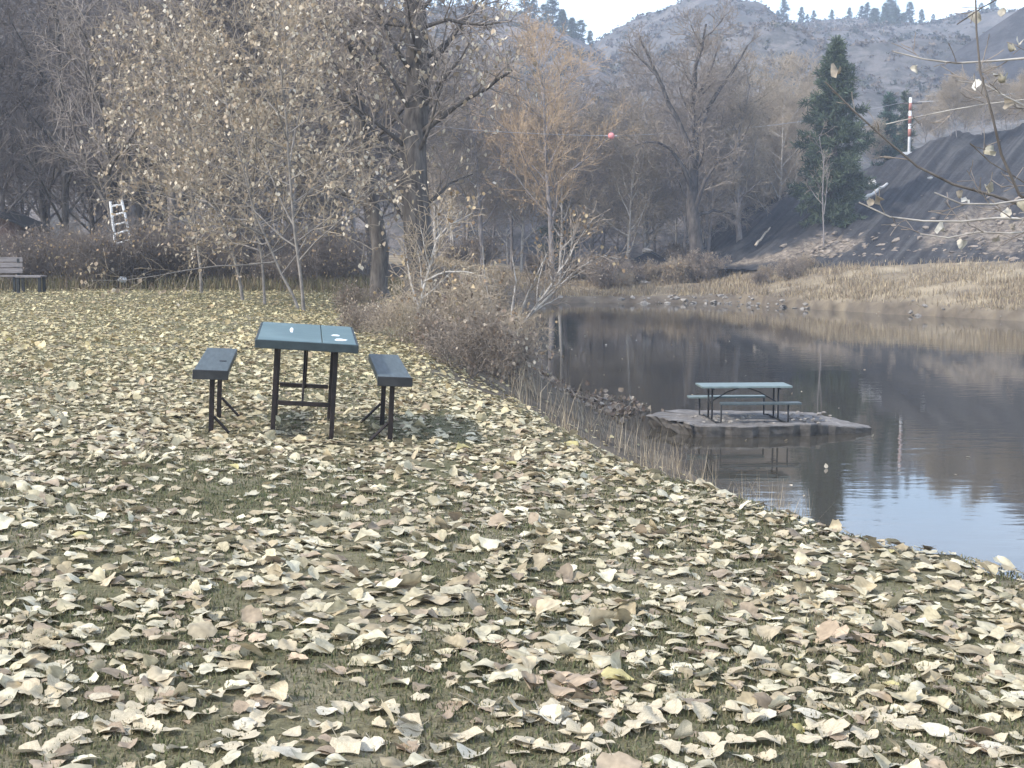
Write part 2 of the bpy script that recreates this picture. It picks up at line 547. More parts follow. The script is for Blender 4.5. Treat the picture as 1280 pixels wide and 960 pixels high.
def scree_mat():
    m, nt, out = mat_new('scree_gravel')
    L = nt.links.new
    uv = N(nt, 'ShaderNodeTexCoord')
    mp = N(nt, 'ShaderNodeMapping')
    mp.inputs['Rotation'].default_value = (0, 0, math.radians(-22))
    mp.inputs['Scale'].default_value = (0.55, 0.06, 0.06)
    at0 = N(nt, 'ShaderNodeVertexColor', layer_name='tint')
    sp0 = N(nt, 'ShaderNodeSeparateColor')
    L(at0.outputs[0], sp0.inputs[0])
    cb0 = N(nt, 'ShaderNodeCombineXYZ')
    L(sp0.outputs[1], cb0.inputs[0])
    L(sp0.outputs[2], cb0.inputs[1])
    mp.inputs['Rotation'].default_value = (0, 0, 0)
    mp.inputs['Scale'].default_value = (55, 1.0, 1)
    L(cb0.outputs[0], mp.inputs[0])
    n1 = N(nt, 'ShaderNodeTexNoise', Scale=1.6, Detail=6.0, Roughness=0.6)
    L(mp.outputs[0], n1.inputs['Vector'])
    n2 = N(nt, 'ShaderNodeTexNoise', Scale=2.0, Detail=8.0, Roughness=0.8)
    L(uv.outputs['Object'], n2.inputs['Vector'])
    at = N(nt, 'ShaderNodeVertexColor', layer_name='tint')
    sep = N(nt, 'ShaderNodeSeparateColor')
    L(at.outputs[0], sep.inputs[0])
    r1 = ramp(nt, [(0.36, (0.03, 0.03, 0.033)), (0.5, (0.048, 0.047, 0.05)), (0.64, (0.085, 0.083, 0.083))])
    L(n1.outputs['Fac'], r1.inputs[0])
    r2 = ramp(nt, [(0.3, (0.65,) * 3), (0.7, (1.35,) * 3)])
    L(n2.outputs['Fac'], r2.inputs[0])
    c = mix(nt, 1.0, r1.outputs[0], r2.outputs[0], 'MULTIPLY')
    # brown rubble patches at the toe
    rb = ramp(nt, [(0.4, (0.085, 0.07, 0.058)), (0.6, (0.30, 0.25, 0.195))])
    L(n2.outputs['Fac'], rb.inputs[0])
    c = mix(nt, sep.outputs[0], c, rb.outputs[0])
    b = N(nt, 'ShaderNodeBsdfPrincipled', Roughness=0.95)
    b.inputs['Specular IOR Level'].default_value = 0.1
    L(c, b.inputs['Base Color'])
    bp = N(nt, 'ShaderNodeBump', Strength=0.8, Distance=0.3)
    L(n2.outputs['Fac'], bp.inputs['Height'])
    L(bp.outputs[0], b.inputs['Normal'])
    L(b.outputs[0], out.inputs[0])
    return m


SCREE_PX = [880, 905, 940, 985, 1030, 1090, 1140, 1190, 1230, 1300, 1400, 1550, 1800]
SCREE_RIDGE = [318, 300, 274, 246, 232, 214, 188, 168, 166, 150, 130, 100, 90]
SCREE_BASE = [332, 332, 330, 326, 322, 320, 320, 322, 326, 330, 334, 340, 350]


def scree_depths(px):
    base = np.interp(px, [880, 1000, 1280, 1800], [96, 92, 82, 72])
    ridge = np.interp(px, [880, 985, 1190, 1500], [101, 108, 116, 120])
    return base, ridge


def make_scree():
    nu, nv = 260, 44
    pxs = np.linspace(880, 1800, nu)
    V, T = [], []
    rows = np.concatenate([np.linspace(-0.12, 1, nv), [1.1, 1.4, 1.9]])
    for t in rows:
        for px in pxs:
            b, r = scree_depths(px)
            pb = W(px, np.interp(px, SCREE_PX, SCREE_BASE), b)
            pr = W(px, np.interp(px, SCREE_PX, SCREE_RIDGE), r)
            if t <= 1:
                p = pb.lerp(pr, t)
            else:
                p = pr + Vector((pr.x * (t - 1) * 0.3, (t - 1) * 40, (t - 1) * 2.0))
            V.append(p)
            pat = math.exp(-((px - 1035) / 45) ** 2 - ((t - 0.16) / 0.16) ** 2) + math.exp(-((px - 1235) / 70) ** 2 - ((t - 0.17) / 0.2) ** 2) + 0.7 * math.exp(-((px - 960) / 50) ** 2 - ((t - 0.05) / 0.1) ** 2)
            nz = mnoise.fractal(Vector((p.x * 0.25, p.y * 0.25, 3)), 0.9, 2, 5)
            T.append((float(sstep((pat * 1.1 + 0.6 * nz - 0.5) / 0.35)), (px - 140 * t) / 1000.0, t))
    V = np.array(V)
    TT = np.array(T)
    V[:, 2] += 0.45 * fbm(TT[:, 1] * 90, TT[:, 2] * 1.2, 0.5, 4) * np.clip(TT[:, 2] * 5, 0.2, 1) + 0.12 * fbm(V[:, 0], V[:, 1], 1.3, 2)
    nr = len(rows)
    i = (np.arange(nu - 1)[None, :] + nu * np.arange(nr - 1)[:, None]).ravel()
    me = new_mesh('scree_slope', V, np.stack([i, i + 1, i + nu + 1, i + nu], 1), tint=np.array(T), smooth=True)
    o = add('scree_slope', me, scree_mat())
    tag(o, 'dark grey gravel scree sloping down to the far bank', 'scree slope', kind='structure')


make_scree()


# ------------------------------------------------------------------ trees
def tubes(polys, sides):
    """polys: list of (points list, radii list) -> verts, quad faces"""
    VV, FF = [], []
    n0 = 0
    ang = np.arange(sides) * 2 * PI / sides
    ca, sa = np.cos(ang), np.sin(ang)
    groups = {}
    for p, r in polys:
        groups.setdefault(len(p), []).append((p, r))
    for n, lst in groups.items():
        P = np.array([[tuple(q) for q in p] for p, _ in lst], dtype=float)
        R = np.array([r for _, r in lst], dtype=float)
        T = np.empty_like(P)
        T[:, 1:-1] = P[:, 2:] - P[:, :-2]
        T[:, 0] = P[:, 1] - P[:, 0]
        T[:, -1] = P[:, -1] - P[:, -2]
        T /= np.linalg.norm(T, axis=2, keepdims=True) + 1e-9
        ref = np.zeros_like(T)
        m = np.abs(T[:, :1, 0]) < 0.7
        ref[..., 0] = np.where(m, 1.0, 0.0)
        ref[..., 1] = np.where(m, 0.0, 1.0)
        A = np.cross(T, ref)
        A /= np.linalg.norm(A, axis=2, keepdims=True) + 1e-9
        B = np.cross(T, A)
        ring = P[:, :, None, :] + R[:, :, None, None] * (A[:, :, None, :] * ca[None, None, :, None] + B[:, :, None, :] * sa[None, None, :, None])
        k = len(lst)
        VV.append(ring.reshape(-1, 3))
        base = n0 + (np.arange(k)[:, None, None] * n + np.arange(n - 1)[None, :, None]) * sides
        j = np.arange(sides)[None, None, :]
        j2 = (np.arange(sides) + 1) % sides
        j2 = j2[None, None, :]
        f = np.stack([base + j, base + j2, base + sides + j2, base + sides + j], -1)
        FF.append(f.reshape(-1, 4))
        n0 += k * n * sides
    return np.concatenate(VV), np.concatenate(FF)


class Grower:
    def __init__(self, seed, spec):
        self.r = random.Random(seed)
        self.spec = spec
        self.levels = {}
        self.tips = []

    def rvec(self):
        r = self.r
        return Vector((r.gauss(0, 1), r.gauss(0, 1), r.gauss(0, 1))).normalized()

    def path(self, p, d, length, n, wig, up):
        pts = [p.copy()]
        st = length / n
        for _ in range(n):
            d = (d + self.rvec() * wig + Vector((0, 0, up))).normalized()
            p = p + d * st
            pts.append(p.copy())
        return pts

    def branch(self, p, d, length, r0, lv):
        S = self.spec
        n = S['seg'][min(lv, len(S['seg']) - 1)]
        pts = self.path(p, d, length, n, S['wig'][min(lv, len(S['wig']) - 1)], S['up'][min(lv, len(S['up']) - 1)])
        end = S.get('end', 0.35)
        rad = [max(S['rmin'], r0 * (1 - (1 - end) * i / n)) for i in range(n + 1)]
        self.put(pts, rad, lv)

    def put(self, pts, rad, lv, kids=None, t0=None):
        S = self.spec
        self.levels.setdefault(lv, []).append((pts, rad))
        if lv >= S['max']:
            self.tips.append((pts[-1], (pts[-1] - pts[-2]).normalized()))
            if len(pts) > 2:
                self.tips.append((pts[len(pts) // 2], (pts[-1] - pts[-2]).normalized()))
            return
        n = len(pts) - 1
        total = sum((pts[i + 1] - pts[i]).length for i in range(n))
        k = kids if kids is not None else S['kids'][lv]
        start = t0 if t0 is not None else S['start'][min(lv, len(S['start']) - 1)]
        phi = self.r.random() * 6.28
        for c in range(k):
            t = start + (1 - start) * (c + self.r.random()) / k
            t = min(t, 0.995)
            q = t * n
            i = min(int(q), n - 1)
            p = pts[i].lerp(pts[i + 1], q - i)
            rr = rad[i] + (rad[i + 1] - rad[i]) * (q - i)
            tan = (pts[i + 1] - pts[i]).normalized()
            phi += 2.4 + self.r.gauss(0, 0.5)
            ref = Vector((0, 0, 1)) if abs(tan.z) < 0.9 else Vector((1, 0, 0))
            a = tan.cross(ref).normalized()
            b = tan.cross(a)
            side = a * math.cos(phi) + b * math.sin(phi)
            an = math.radians(self.r.gauss(S['ang'][min(lv, len(S['ang']) - 1)], 9))
            d = (tan * math.cos(an) + side * math.sin(an)).normalized()
            ln = S['len'][lv] * (1.15 - S.get('taper', 0.65) * t) * self.r.uniform(0.7, 1.2)
            if S.get('rel', True):
                ln *= 1.0
            self.branch(p, d, ln, max(S['rmin'], min(rr * 0.75, S['rad'][lv])), lv + 1)

    def build_parts(self, root, trunk_mat, twig_mat, split=1, sides0=8):
        lo = [x for l in sorted(self.levels) if l <= split for x in self.levels[l]]
        hi = [x for l in sorted(self.levels) if l > split for x in self.levels[l]]
        V, Fq = tubes(lo, sides0)
        add('trunk', new_mesh('trunk', V, Fq, smooth=True), trunk_mat, root)
        V, Fq = tubes(hi, 3)
        cr = add('crown', new_mesh('crown', V, Fq), twig_mat, root)
        return cr


def leaf_template(n, seed, curl=1.0):
    """ovate leaf on an n x n grid, length 1 along y, curled; returns verts, quads"""
    r = np.random.default_rng(seed)
    u = np.linspace(-1, 1, n)
    v = np.linspace(0, 1, n)
    Ug, Vg = np.meshgrid(u, v)
    w = 0.50 * np.sin(np.pi * np.clip(Vg, 0.02, 0.985) ** 0.62) ** 0.75
    ed = 1 + 0.10 * np.sin(Vg * 17 + r.uniform(0, 6)) * np.abs(Ug) ** 2
    if n > 5:
        ed = ed * (1 + r.normal(0, 0.07, Ug.shape) * (np.abs(Ug) > 0.99))
        if r.random() < 0.35:      # torn or folded side
            ed = ed * np.where(np.sign(Ug) == r.choice([-1, 1]), r.uniform(0.45, 0.8), 1)
    x = Ug * w * ed * r.uniform(0.85, 1.08)
    y = Vg - 0.5 - 0.08 * np.abs(Ug) * (1 - Vg)
    c1, c2, c3 = r.uniform(0.05, 0.5) * curl, r.uniform(-0.7, 0.9) * curl, r.uniform(0, 0.35) * curl
    ph = r.uniform(0, 6.28, 3)
    z = c1 * np.abs(x) + c2 * (y ** 2) * 0.6 + c3 * x * y * 2 + 0.07 * curl * np.sin(5 * y + ph[0]) * (0.5 + np.abs(Ug)) + 0.08 * curl * np.sin(7 * x + 4 * y + ph[1]) + r.uniform(-0.3, 0.6) * curl * np.abs(x) ** 2 * np.sign(Ug + 0.01)
    V = np.stack([x.ravel(), y.ravel(), z.ravel()], 1)
    i = (np.arange(n - 1)[None, :] + n * np.arange(n - 1)[:, None]).ravel()
    Fq = np.stack([i, i + 1, i + n + 1, i + n], 1)
    if n > 5:
        b = V[n // 2]
        k = len(V)
        sx = r.uniform(-0.25, 0.25)
        V = np.concatenate([V, [b + (-0.014, 0, 0), b + (0.014, 0, 0), b + (0.012 + sx, -0.42, 0.10), b + (-0.012 + sx, -0.42, 0.10)]])
        Fq = np.concatenate([Fq, [[k, k + 1, k + 2, k + 3]]])
    return V, Fq


def leaf_pattern(n, seed):
    """midrib, side veins and blotches that belong to the leaf itself"""
    r = np.random.default_rng(seed)
    u = np.linspace(-1, 1, n)
    v = np.linspace(0, 1, n)
    Ug, Vg = np.meshgrid(u, v)
    p = 1 + r.normal(0, 0.06, Ug.shape) - 0.14 * (np.abs(Ug) < 0.1) + 0.05 * np.sign(np.sin((Vg + np.abs(Ug) * 0.35) * 28)) * (n > 7)
    p = p - 0.22 * (np.abs(Ug) > 0.95) * (r.random(Ug.shape) < 0.3)
    p = p.ravel()
    if n > 5:
        p = np.concatenate([p, np.full(4, 0.62)])
    return p


def rot_batch(yaw, tx, ty):
    """rotation matrices: tilt about x, about y, then yaw"""
    cz, sz, cx, sx, cy, sy = np.cos(yaw), np.sin(yaw), np.cos(tx), np.sin(tx), np.cos(ty), np.sin(ty)
    o, z = np.ones_like(yaw), np.zeros_like(yaw)
    Rz = np.stack([np.stack([cz, -sz, z], -1), np.stack([sz, cz, z], -1), np.stack([z, z, o], -1)], -2)
    Rx = np.stack([np.stack([o, z, z], -1), np.stack([z, cx, -sx], -1), np.stack([z, sx, cx], -1)], -2)
    Ry = np.stack([np.stack([cy, z, sy], -1), np.stack([z, o, z], -1), np.stack([-sy, z, cy], -1)], -2)
    return Rz @ Rx @ Ry


def leaf_cloud(points, size, tints, rng, n=3, drop=True, curl=0.8):
    """leaves hanging at points -> verts, faces, tint"""
    pts = np.array([tuple(p) for p in points])
    k = len(pts)
    V, Fq, T = [], [], []
    n0 = 0
    ids = rng.integers(0, 4, k)
    for t in range(4):
        tv, tf = leaf_template(n, 100 + t, curl)
        sel = np.where(ids == t)[0]
        if len(sel) == 0: continue
        m = len(sel)
        R = rot_batch(rng.uniform(0, 6.28, m), rng.normal(-1.1 if drop else 0, 0.6, m), rng.normal(0, 0.6, m))
        s = rng.uniform(0.7, 1.25, m) * size
        L = tv[None] - np.array([0, -0.5, 0])[None, None]
        P = np.einsum('kij,knj->kni', R, L * s[:, None, None]) + pts[sel][:, None, :]
        V.append(P.reshape(-1, 3))
        Fq.append((tf[None] + (n0 + np.arange(m) * len(tv))[:, None, None]).reshape(-1, 4))
        ti = np.array(tints)[rng.integers(0, len(tints), m)] * rng.uniform(0.8, 1.15, (m, 1))
        T.append(np.repeat(ti, len(tv), 0))
        n0 += m * len(tv)
    return np.concatenate(V), np.concatenate(Fq), np.concatenate(T)


CREAM = [(0.60, 0.53, 0.42), (0.52, 0.45, 0.34), (0.42, 0.34, 0.25), (0.68, 0.62, 0.52), (0.34, 0.27, 0.19)]
SAPL = [(0.57, 0.49, 0.375), (0.49, 0.41, 0.305), (0.39, 0.31, 0.225), (0.30, 0.235, 0.17), (0.64, 0.57, 0.46), (0.36, 0.28, 0.19)]
TAN = [(0.40, 0.30, 0.18), (0.32, 0.22, 0.13), (0.48, 0.38, 0.24), (0.25, 0.17, 0.10)]
DRY = [(0.23, 0.175, 0.13), (0.31, 0.245, 0.185), (0.40, 0.335, 0.26), (0.17, 0.125, 0.095)]


def add_leaves(root, pts, size, tints, seed, n=3, name='foliage', parent=None):
    rng = np.random.default_rng(seed)
    V, Fq, T = leaf_cloud(pts, size, tints, rng, n)
    return add(name, new_mesh(name, V, Fq, tint=T), M['tree_leaf'], parent or root)


def pick_tips(g, frac, seed, n_each=1, jit=0.1):
    r = random.Random(seed)
    out = []
    for p, d in g.tips:
        if r.random() < frac * (1.0 + 2.2 * mnoise.noise(p * 0.75 + Vector((seed, 0, 0)))):
            for _ in range(n_each):
                out.append(p + Vector((r.gauss(0, jit), r.gauss(0, jit), r.gauss(0, jit))))
    return out


# generic bare trees of the wood -----------------------------------------
SPEC_WOOD = dict(max=4, seg=[9, 6, 4, 3, 2], wig=[0.06, 0.16, 0.2, 0.24, 0.25], up=[0.03, 0.07, 0.05, 0.03, 0.0], kids=[15, 8, 6, 5],
                 start=[0.22, 0.15, 0.1, 0.1], ang=[48, 45, 45, 45], len=[5.0, 2.3, 1.15, 0.6], rad=[0.07, 0.03, 0.017, 0.012], rmin=0.008, end=0.25)


def wood_proto(seed, h, r0, name, label, twig, bark, group, spec=SPEC_WOOD, leaves=0.0, tints=TAN, lean=0.05, forks=1, lsize=0.1):
    root = thing(name, label, 'tree', (0, 0, 0), group=group)
    g = Grower(seed, spec)
    for k in range(forks):
        d = Vector((g.r.gauss(0, lean) + (0.16 * (k - (forks - 1) / 2)), g.r.gauss(0, lean), 1)).normalized()
        g.branch(Vector((0.12 * k, 0, -0.3)), d, h * (1 - 0.1 * k), r0 * (1 - 0.15 * k), 0)
    cr = g.build_parts(root, bark, twig)
    if leaves > 0:
        add_leaves(root, pick_tips(g, leaves, seed), lsize, tints, seed)
    return root


def scatter(protos, spots, labels, group, jitter=0.18):
    """spots: (x, y); first use moves the source itself, later ones copy it"""
    r = random.Random(len(spots) * 31 + 5)
    out = []
    for i, (x, y) in enumerate(spots):
        k = i % len(protos)
        root, used = protos[k]
        if used:
            o = copy_tree(root)
        else:
            o = root
            protos[k] = (root, True)
        s = r.uniform(1 - jitter, 1 + jitter)
        o.location = (x, y, gz(x, y) - 0.05)
        o.rotation_euler = (0, 0, r.uniform(0, 6.28))
        o.scale = (s, s, s)
        o['label'] = labels if isinstance(labels, str) else labels[i]
        o['group'] = group
        out.append(o)
    return out


def spots_px(n, px0, px1, d0, d1, seed, mind=1.4):
    r = random.Random(seed)
    out = []
    tries = 0
    while len(out) < n and tries < 5000:
        tries += 1
        d = r.uniform(d0, d1)
        x = W(r.uniform(px0, px1), 330, d).x
        if all((x - a) ** 2 + (d - b) ** 2 > mind ** 2 for a, b in out):
            out.append((x, d))
    return out


SPEC_WOOD2 = dict(SPEC_WOOD, kids=[18, 8, 6, 5], start=[0.12, 0.12, 0.1, 0.1])
woods = [(wood_proto(21, 13, 0.16, 'bare_tree', '', M['twig_wood'], M['bark_grey'], '', SPEC_WOOD2), False),
         (wood_proto(22, 15, 0.19, 'bare_tree', '', M['twig_wood'], M['bark_dark'], '', SPEC_WOOD2), False),
         (wood_proto(23, 11, 0.12, 'bare_tree', '', M['twig_dark'], M['bark_grey'], '', SPEC_WOOD2), False)]
scatter(woods, spots_px(44, -190, 470, 46, 88, 3, 2.0), 'bare grey tree in the dense dark wood behind the lawn', 'bare trees of the wood behind the lawn')
far_p = [(wood_proto(31, 13, 0.15, 'bare_tree', '', M['twig_grey'], M['bark_grey'], '', dict(SPEC_WOOD, rmin=0.012)), False),
         (wood_proto(32, 11, 0.12, 'bare_tree', '', M['twig_tan'], M['bark_pale'], '', dict(SPEC_WOOD, rmin=0.012)), False)]
scatter(far_p, spots_px(38, 520, 905, 100, 135, 5, 2.0), 'hazy bare tree in the wood beyond the far end of the pond', 'bare trees beyond the far end of the pond')
far_q = [(wood_proto(33, 12, 0.13, 'bare_tree', '', M['twig_tan'], M['bark_pale'], '', dict(SPEC_WOOD, rmin=0.012)), False),
         (wood_proto(34, 10, 0.11, 'bare_tree', '', M['twig_tan'], M['bark_grey'], '', dict(SPEC_WOOD, rmin=0.012)), False)]
scatter(far_q, spots_px(20, 880, 1010, 112, 145, 6, 1.8), 'pale tan bare tree behind the forked tree and the scree', 'tan bare trees behind the scree toe')
far_r = [(wood_proto(35, 10, 0.09, 'bare_tree', '', M['twig_tan'], M['bark_grey'], '', dict(SPEC_WOOD, rmin=0.013)), False)]
for o_ in scatter(far_r, [q for q in spots_px(56, 1085, 1480, 112, 142, 8, 1.2) if not (1095 < 640 + F * q[0] / q[1] < 1165 and q[1] < 130)], 'pale tan bare tree growing above the scree ridge', 'tan bare trees above the scree ridge'):
    q_ = o_.location
    pp_ = 640 + F * q_.x / q_.y
    rz_ = W(pp_, float(np.interp(pp_, SCREE_PX, SCREE_RIDGE)), float(scree_depths(pp_)[1])).z
    o_.location.z = rz_ + max(0.0, q_.y - float(scree_depths(pp_)[1])) * 0.05 - 0.3
    k_ = random.uniform(0.32, 0.52)
    o_.scale = (k_, k_, k_)

# golden willow behind the cottonwood
SPEC_GOLD = dict(SPEC_WOOD, len=[7.5, 3.4, 1.4, 0.7], ang=[55, 42, 34, 32], kids=[16, 8, 7, 5], up=[0.03, 0.1, 0.1, 0.06, 0.03])
gold = wood_proto(41, 15.0, 0.22, 'golden_willow', 'broad tan gold twigged willow rising behind the big cottonwood limb', M['twig_gold'], M['bark_grey'], None, dict(SPEC_GOLD, rmin=0.011), leaves=0.10, tints=[(0.46, 0.34, 0.20), (0.38, 0.27, 0.15)], lsize=0.12)
gx = W(690, 330, 96).x
gold.location = (gx, 96, gz(gx, 96))


# the big cottonwood on the bank and its neighbours -------------------------
def px_path(d, pts, dd=None):
    out = []
    for i, (a, b) in enumerate(pts):
        out.append(W(a, b, d + (dd[i] if dd else 0)))
    return out


def resample(pts, n):
    L = [0]
    for i in range(len(pts) - 1):
        L.append(L[-1] + (pts[i + 1] - pts[i]).length)
    out = []
    for k in range(n + 1):
        t = L[-1] * k / n
        i = max(j for j in range(len(L) - 1) if L[j] <= t + 1e-9)
        u = (t - L[i]) / max(L[i + 1] - L[i], 1e-9)
        out.append(pts[i].lerp(pts[i + 1], min(u, 1)))
    return out


def custom_tree(name, label, d, base_px, trunk, limbs, seed, spec, bark, twig, leaf=None, trunk_kids=14, limb_kids=9, group=None, cat='tree'):
    """trunk / limbs: (pixel path, r0, r1, depth drift)"""
    base = on_ground(base_px, d)
    root = thing(name, label, cat, base, group=group)
    g = Grower(seed, spec)
    for j, (pp, r0, r1, drift) in enumerate([trunk] + limbs):
        n = 12 if j == 0 else 7
        pts = resample(px_path(d, pp), n)
        pts = [p + Vector((0, drift * i / n, 0)) + g.rvec() * (0.0 if i == 0 else r0 * 0.35) - base for i, p in enumerate(pts)]
        if j == 0:
            pts[0] = Vector((pts[0].x, pts[0].y, -0.35))
        rad = [r0 + (r1 - r0) * i / n for i in range(n + 1)]
        if j == 0:
            rad[0] *= 1.35
        g.put(pts, rad, 0 if j == 0 else 1, kids=trunk_kids if j == 0 else limb_kids, t0=(0.16 if name == 'sapling' else 0.28) if j == 0 else 0.2)
    g.build_parts(root, bark, twig, split=1, sides0=10)
    if leaf:
        frac, size, tints, n_each = leaf
        add_leaves(root, pick_tips(g, frac, seed, n_each, 0.05), size, tints, seed)
    return root


SPEC_COT = dict(max=4, seg=[10, 6, 4, 3, 2], wig=[0.05, 0.16, 0.2, 0.25, 0.3], up=[0.02, 0.05, 0.02, 0.0, 0.0], kids=[12, 6, 5, 3], start=[0.25, 0.2, 0.15, 0.1],
                ang=[55, 48, 45, 45], len=[3.0, 1.5, 0.9, 0.5], rad=[0.06, 0.028, 0.014, 0.008], rmin=0.006, end=0.3)
px = F / 35.0
custom_tree('cottonwood_tree', 'tall thick trunked cottonwood on the bank, rising out of the frame', 35, 521,
            ([(521, 410), (519, 340), (521, 240), (520, 150), (519, 60), (517, 0), (514, -120), (508, -260)], 0.41, 0.19, 0.3),
            [([(524, 168), (548, 148), (575, 132), (610, 112), (640, 92)], 0.085, 0.03, -0.8),
             ([(512, 32), (480, 28), (440, 24), (400, 16)], 0.06, 0.02, 0.5),
             ([(530, 34), (560, 26), (600, 34), (640, 30)], 0.055, 0.02, -0.5),
             ([(512, 190), (480, 160), (440, 132), (400, 118)], 0.06, 0.02, -0.9),
             ([(528, 260), (560, 230), (590, 215)], 0.05, 0.015, 0.8),
             ([(512, 290), (490, 250), (470, 210)], 0.05, 0.015, 1.0),
             ([(526, 110), (545, 70), (580, 20), (620, -30)], 0.07, 0.02, 1.0),
             ([(514, 90), (490, 50), (450, -20)], 0.06, 0.02, -1.2)],
            51, SPEC_COT, M['bark_dark'], M['twig_grey'], (0.22, 0.12, CREAM, 1), trunk_kids=22, limb_kids=10)
custom_tree('cottonwood_tree', 'slimmer leaning cottonwood just left of the big trunk on the bank', 37.5, 477,
            ([(478, 395), (474, 320), (468, 270), (455, 200), (445, 120), (440, 40), (436, -80)], 0.27, 0.09, 0.4),
            [([(466, 255), (440, 215), (420, 170), (408, 120)], 0.06, 0.02, 0.6), ([(452, 180), (475, 130), (490, 60)], 0.05, 0.02, 0.8), ([(447, 130), (420, 80), (385, 50)], 0.05, 0.02, -0.5)],
            52, SPEC_COT, M['bark_dark'], M['twig_grey'], (0.2, 0.12, CREAM, 1), trunk_kids=16, limb_kids=9)

# saplings with cream leaves, left of the cottonwoods
SPEC_SAP = dict(max=3, seg=[10, 6, 4, 3], wig=[0.06, 0.16, 0.22, 0.25], up=[0.05, 0.03, 0.0, -0.03], kids=[20, 7, 5], start=[0.16, 0.12, 0.1],
                ang=[62, 48, 45], len=[3.4, 1.4, 0.65], rad=[0.018, 0.009, 0.006], rmin=0.005, end=0.25, taper=0.75)
saps = [
    (381, 29.5, [(381, 398), (374, 330), (366, 250), (361, 150), (352, 70), (345, -10)], 0.05, 'thin pale sapling leafing cream, nearest behind the picnic table'),
    (352, 30.5, [(380, 396), (345, 330), (318, 270), (295, 190), (275, 110), (262, 40)], 0.045, 'pale sapling leaning far left over the lawn'),
    (306, 34.0, [(306, 372), (290, 310), (262, 240), (240, 170), (228, 100), (215, 30)], 0.05, 'cream leaved sapling leaning over the far lawn'),
    (330, 32.0, [(332, 385), (326, 320), (312, 250), (300, 180), (310, 110), (318, 30)], 0.045, 'many branched cream leaved sapling between the leaning one and the table sapling'),
    (252, 37.5, [(252, 358), (248, 300), (240, 230), (232, 160), (228, 90)], 0.05, 'cream leaved young tree next to the ladder trees'),
]
for i, (bp, d, path, r0, lab) in enumerate(saps):
    custom_tree('sapling', lab, d, bp, (path, r0 * 0.75, 0.009, 0.5 if i % 2 else -0.5), [], 60 + i, SPEC_SAP, M['sap_bark'], M['twig_tan'], (0.20, 0.088, SAPL, 3), trunk_kids=23)

# forked dark trees holding the ladder
SPEC_MID = dict(SPEC_COT, kids=[12, 6, 5, 3])
custom_tree('forked_tree', 'dark forked tree carrying the short white ladder', 42, 148,
            ([(150, 352), (146, 310), (140, 270), (132, 200), (120, 120), (110, 30)], 0.15, 0.05, 0.3),
            [([(148, 310), (155, 250), (160, 180), (172, 100), (180, 30)], 0.09, 0.03, 0.5), ([(140, 270), (110, 220), (80, 150), (60, 80)], 0.06, 0.02, 0.8)],
            71, SPEC_MID, M['bark_dark'], M['twig_grey'], None, trunk_kids=14, limb_kids=8)
custom_tree('forked_tree', 'straight dark tree just right of the white ladder', 42.5, 174,
            ([(173, 352), (172, 290), (178, 230), (182, 160), (190, 80), (196, 0)], 0.13, 0.04, 0.3),
            [([(174, 300), (195, 260), (215, 220), (225, 160)], 0.06, 0.02, -0.5)],
            72, SPEC_MID, M['bark_dark'], M['twig_grey'], (0.15, 0.12, CREAM, 1), trunk_kids=14, limb_kids=8)

# the forked bare tree on the far bank
SPEC_FARC = dict(SPEC_COT, len=[3.2, 1.9, 1.1, 0.6], rmin=0.012, rad=[0.09, 0.04, 0.02, 0.014], ang=[50, 42, 42, 42], up=[0.02, 0.08, 0.06, 0.03, 0.02], kids=[12, 7, 6, 4])
custom_tree('bare_tree', 'big bare forked tree standing alone on the far bank', 96, 873,
            ([(874, 338), (873, 300), (868, 262), (866, 215), (866, 165), (866, 120), (870, 80), (884, 32)], 0.55, 0.07, 0.5),
            [([(866, 240), (852, 208), (834, 184), (812, 176), (792, 184)], 0.19, 0.05, -1.5),
             ([(868, 262), (878, 232), (890, 208), (914, 190)], 0.19, 0.05, -1.5),
             ([(864, 190), (850, 155), (830, 110), (815, 75), (802, 42)], 0.22, 0.06, 1.5),
             ([(866, 178), (882, 146), (902, 108), (922, 80), (938, 55)], 0.22, 0.06, 1.0),
             ([(871, 270), (895, 262), (925, 268)], 0.14, 0.04, 2.0),
             ([(830, 110), (818, 90), (790, 60)], 0.12, 0.04, 0.5),
             ([(866, 130), (890, 90), (905, 50)], 0.14, 0.04, 2.5)],
            81, SPEC_FARC, M['bark_deep'], M['twig_purple'], None, trunk_kids=14, limb_kids=10)
custom_tree('bare_tree', 'slim twin bare tree just right of the big forked tree', 100, 924,
            ([(926, 330), (923, 270), (922, 215), (926, 160), (940, 105)], 0.26, 0.05, 0.5),
            [([(922, 240), (905, 200), (898, 160)], 0.12, 0.04, 1), ([(923, 260), (936, 220), (950, 170)], 0.1, 0.03, 1)],
            82, SPEC_FARC, M['bark_grey'], M['twig_tan'], None, trunk_kids=12, limb_kids=8)
custom_tree('bare_tree', 'slim pale trunked tree in front of the tall pine', 93, 1030,
            ([(1030, 300), (1029, 250), (1031, 200), (1026, 170)], 0.055, 0.02, 0.5),
            [([(1030, 268), (1036, 235), (1038, 205)], 0.03, 0.015, 1)],
            83, dict(SPEC_FARC, len=[1.8, 1.0, 0.6, 0.4], kids=[7, 3, 2, 2]), M['bark_grey'], M['twig_purple'], None, trunk_kids=7, limb_kids=4)


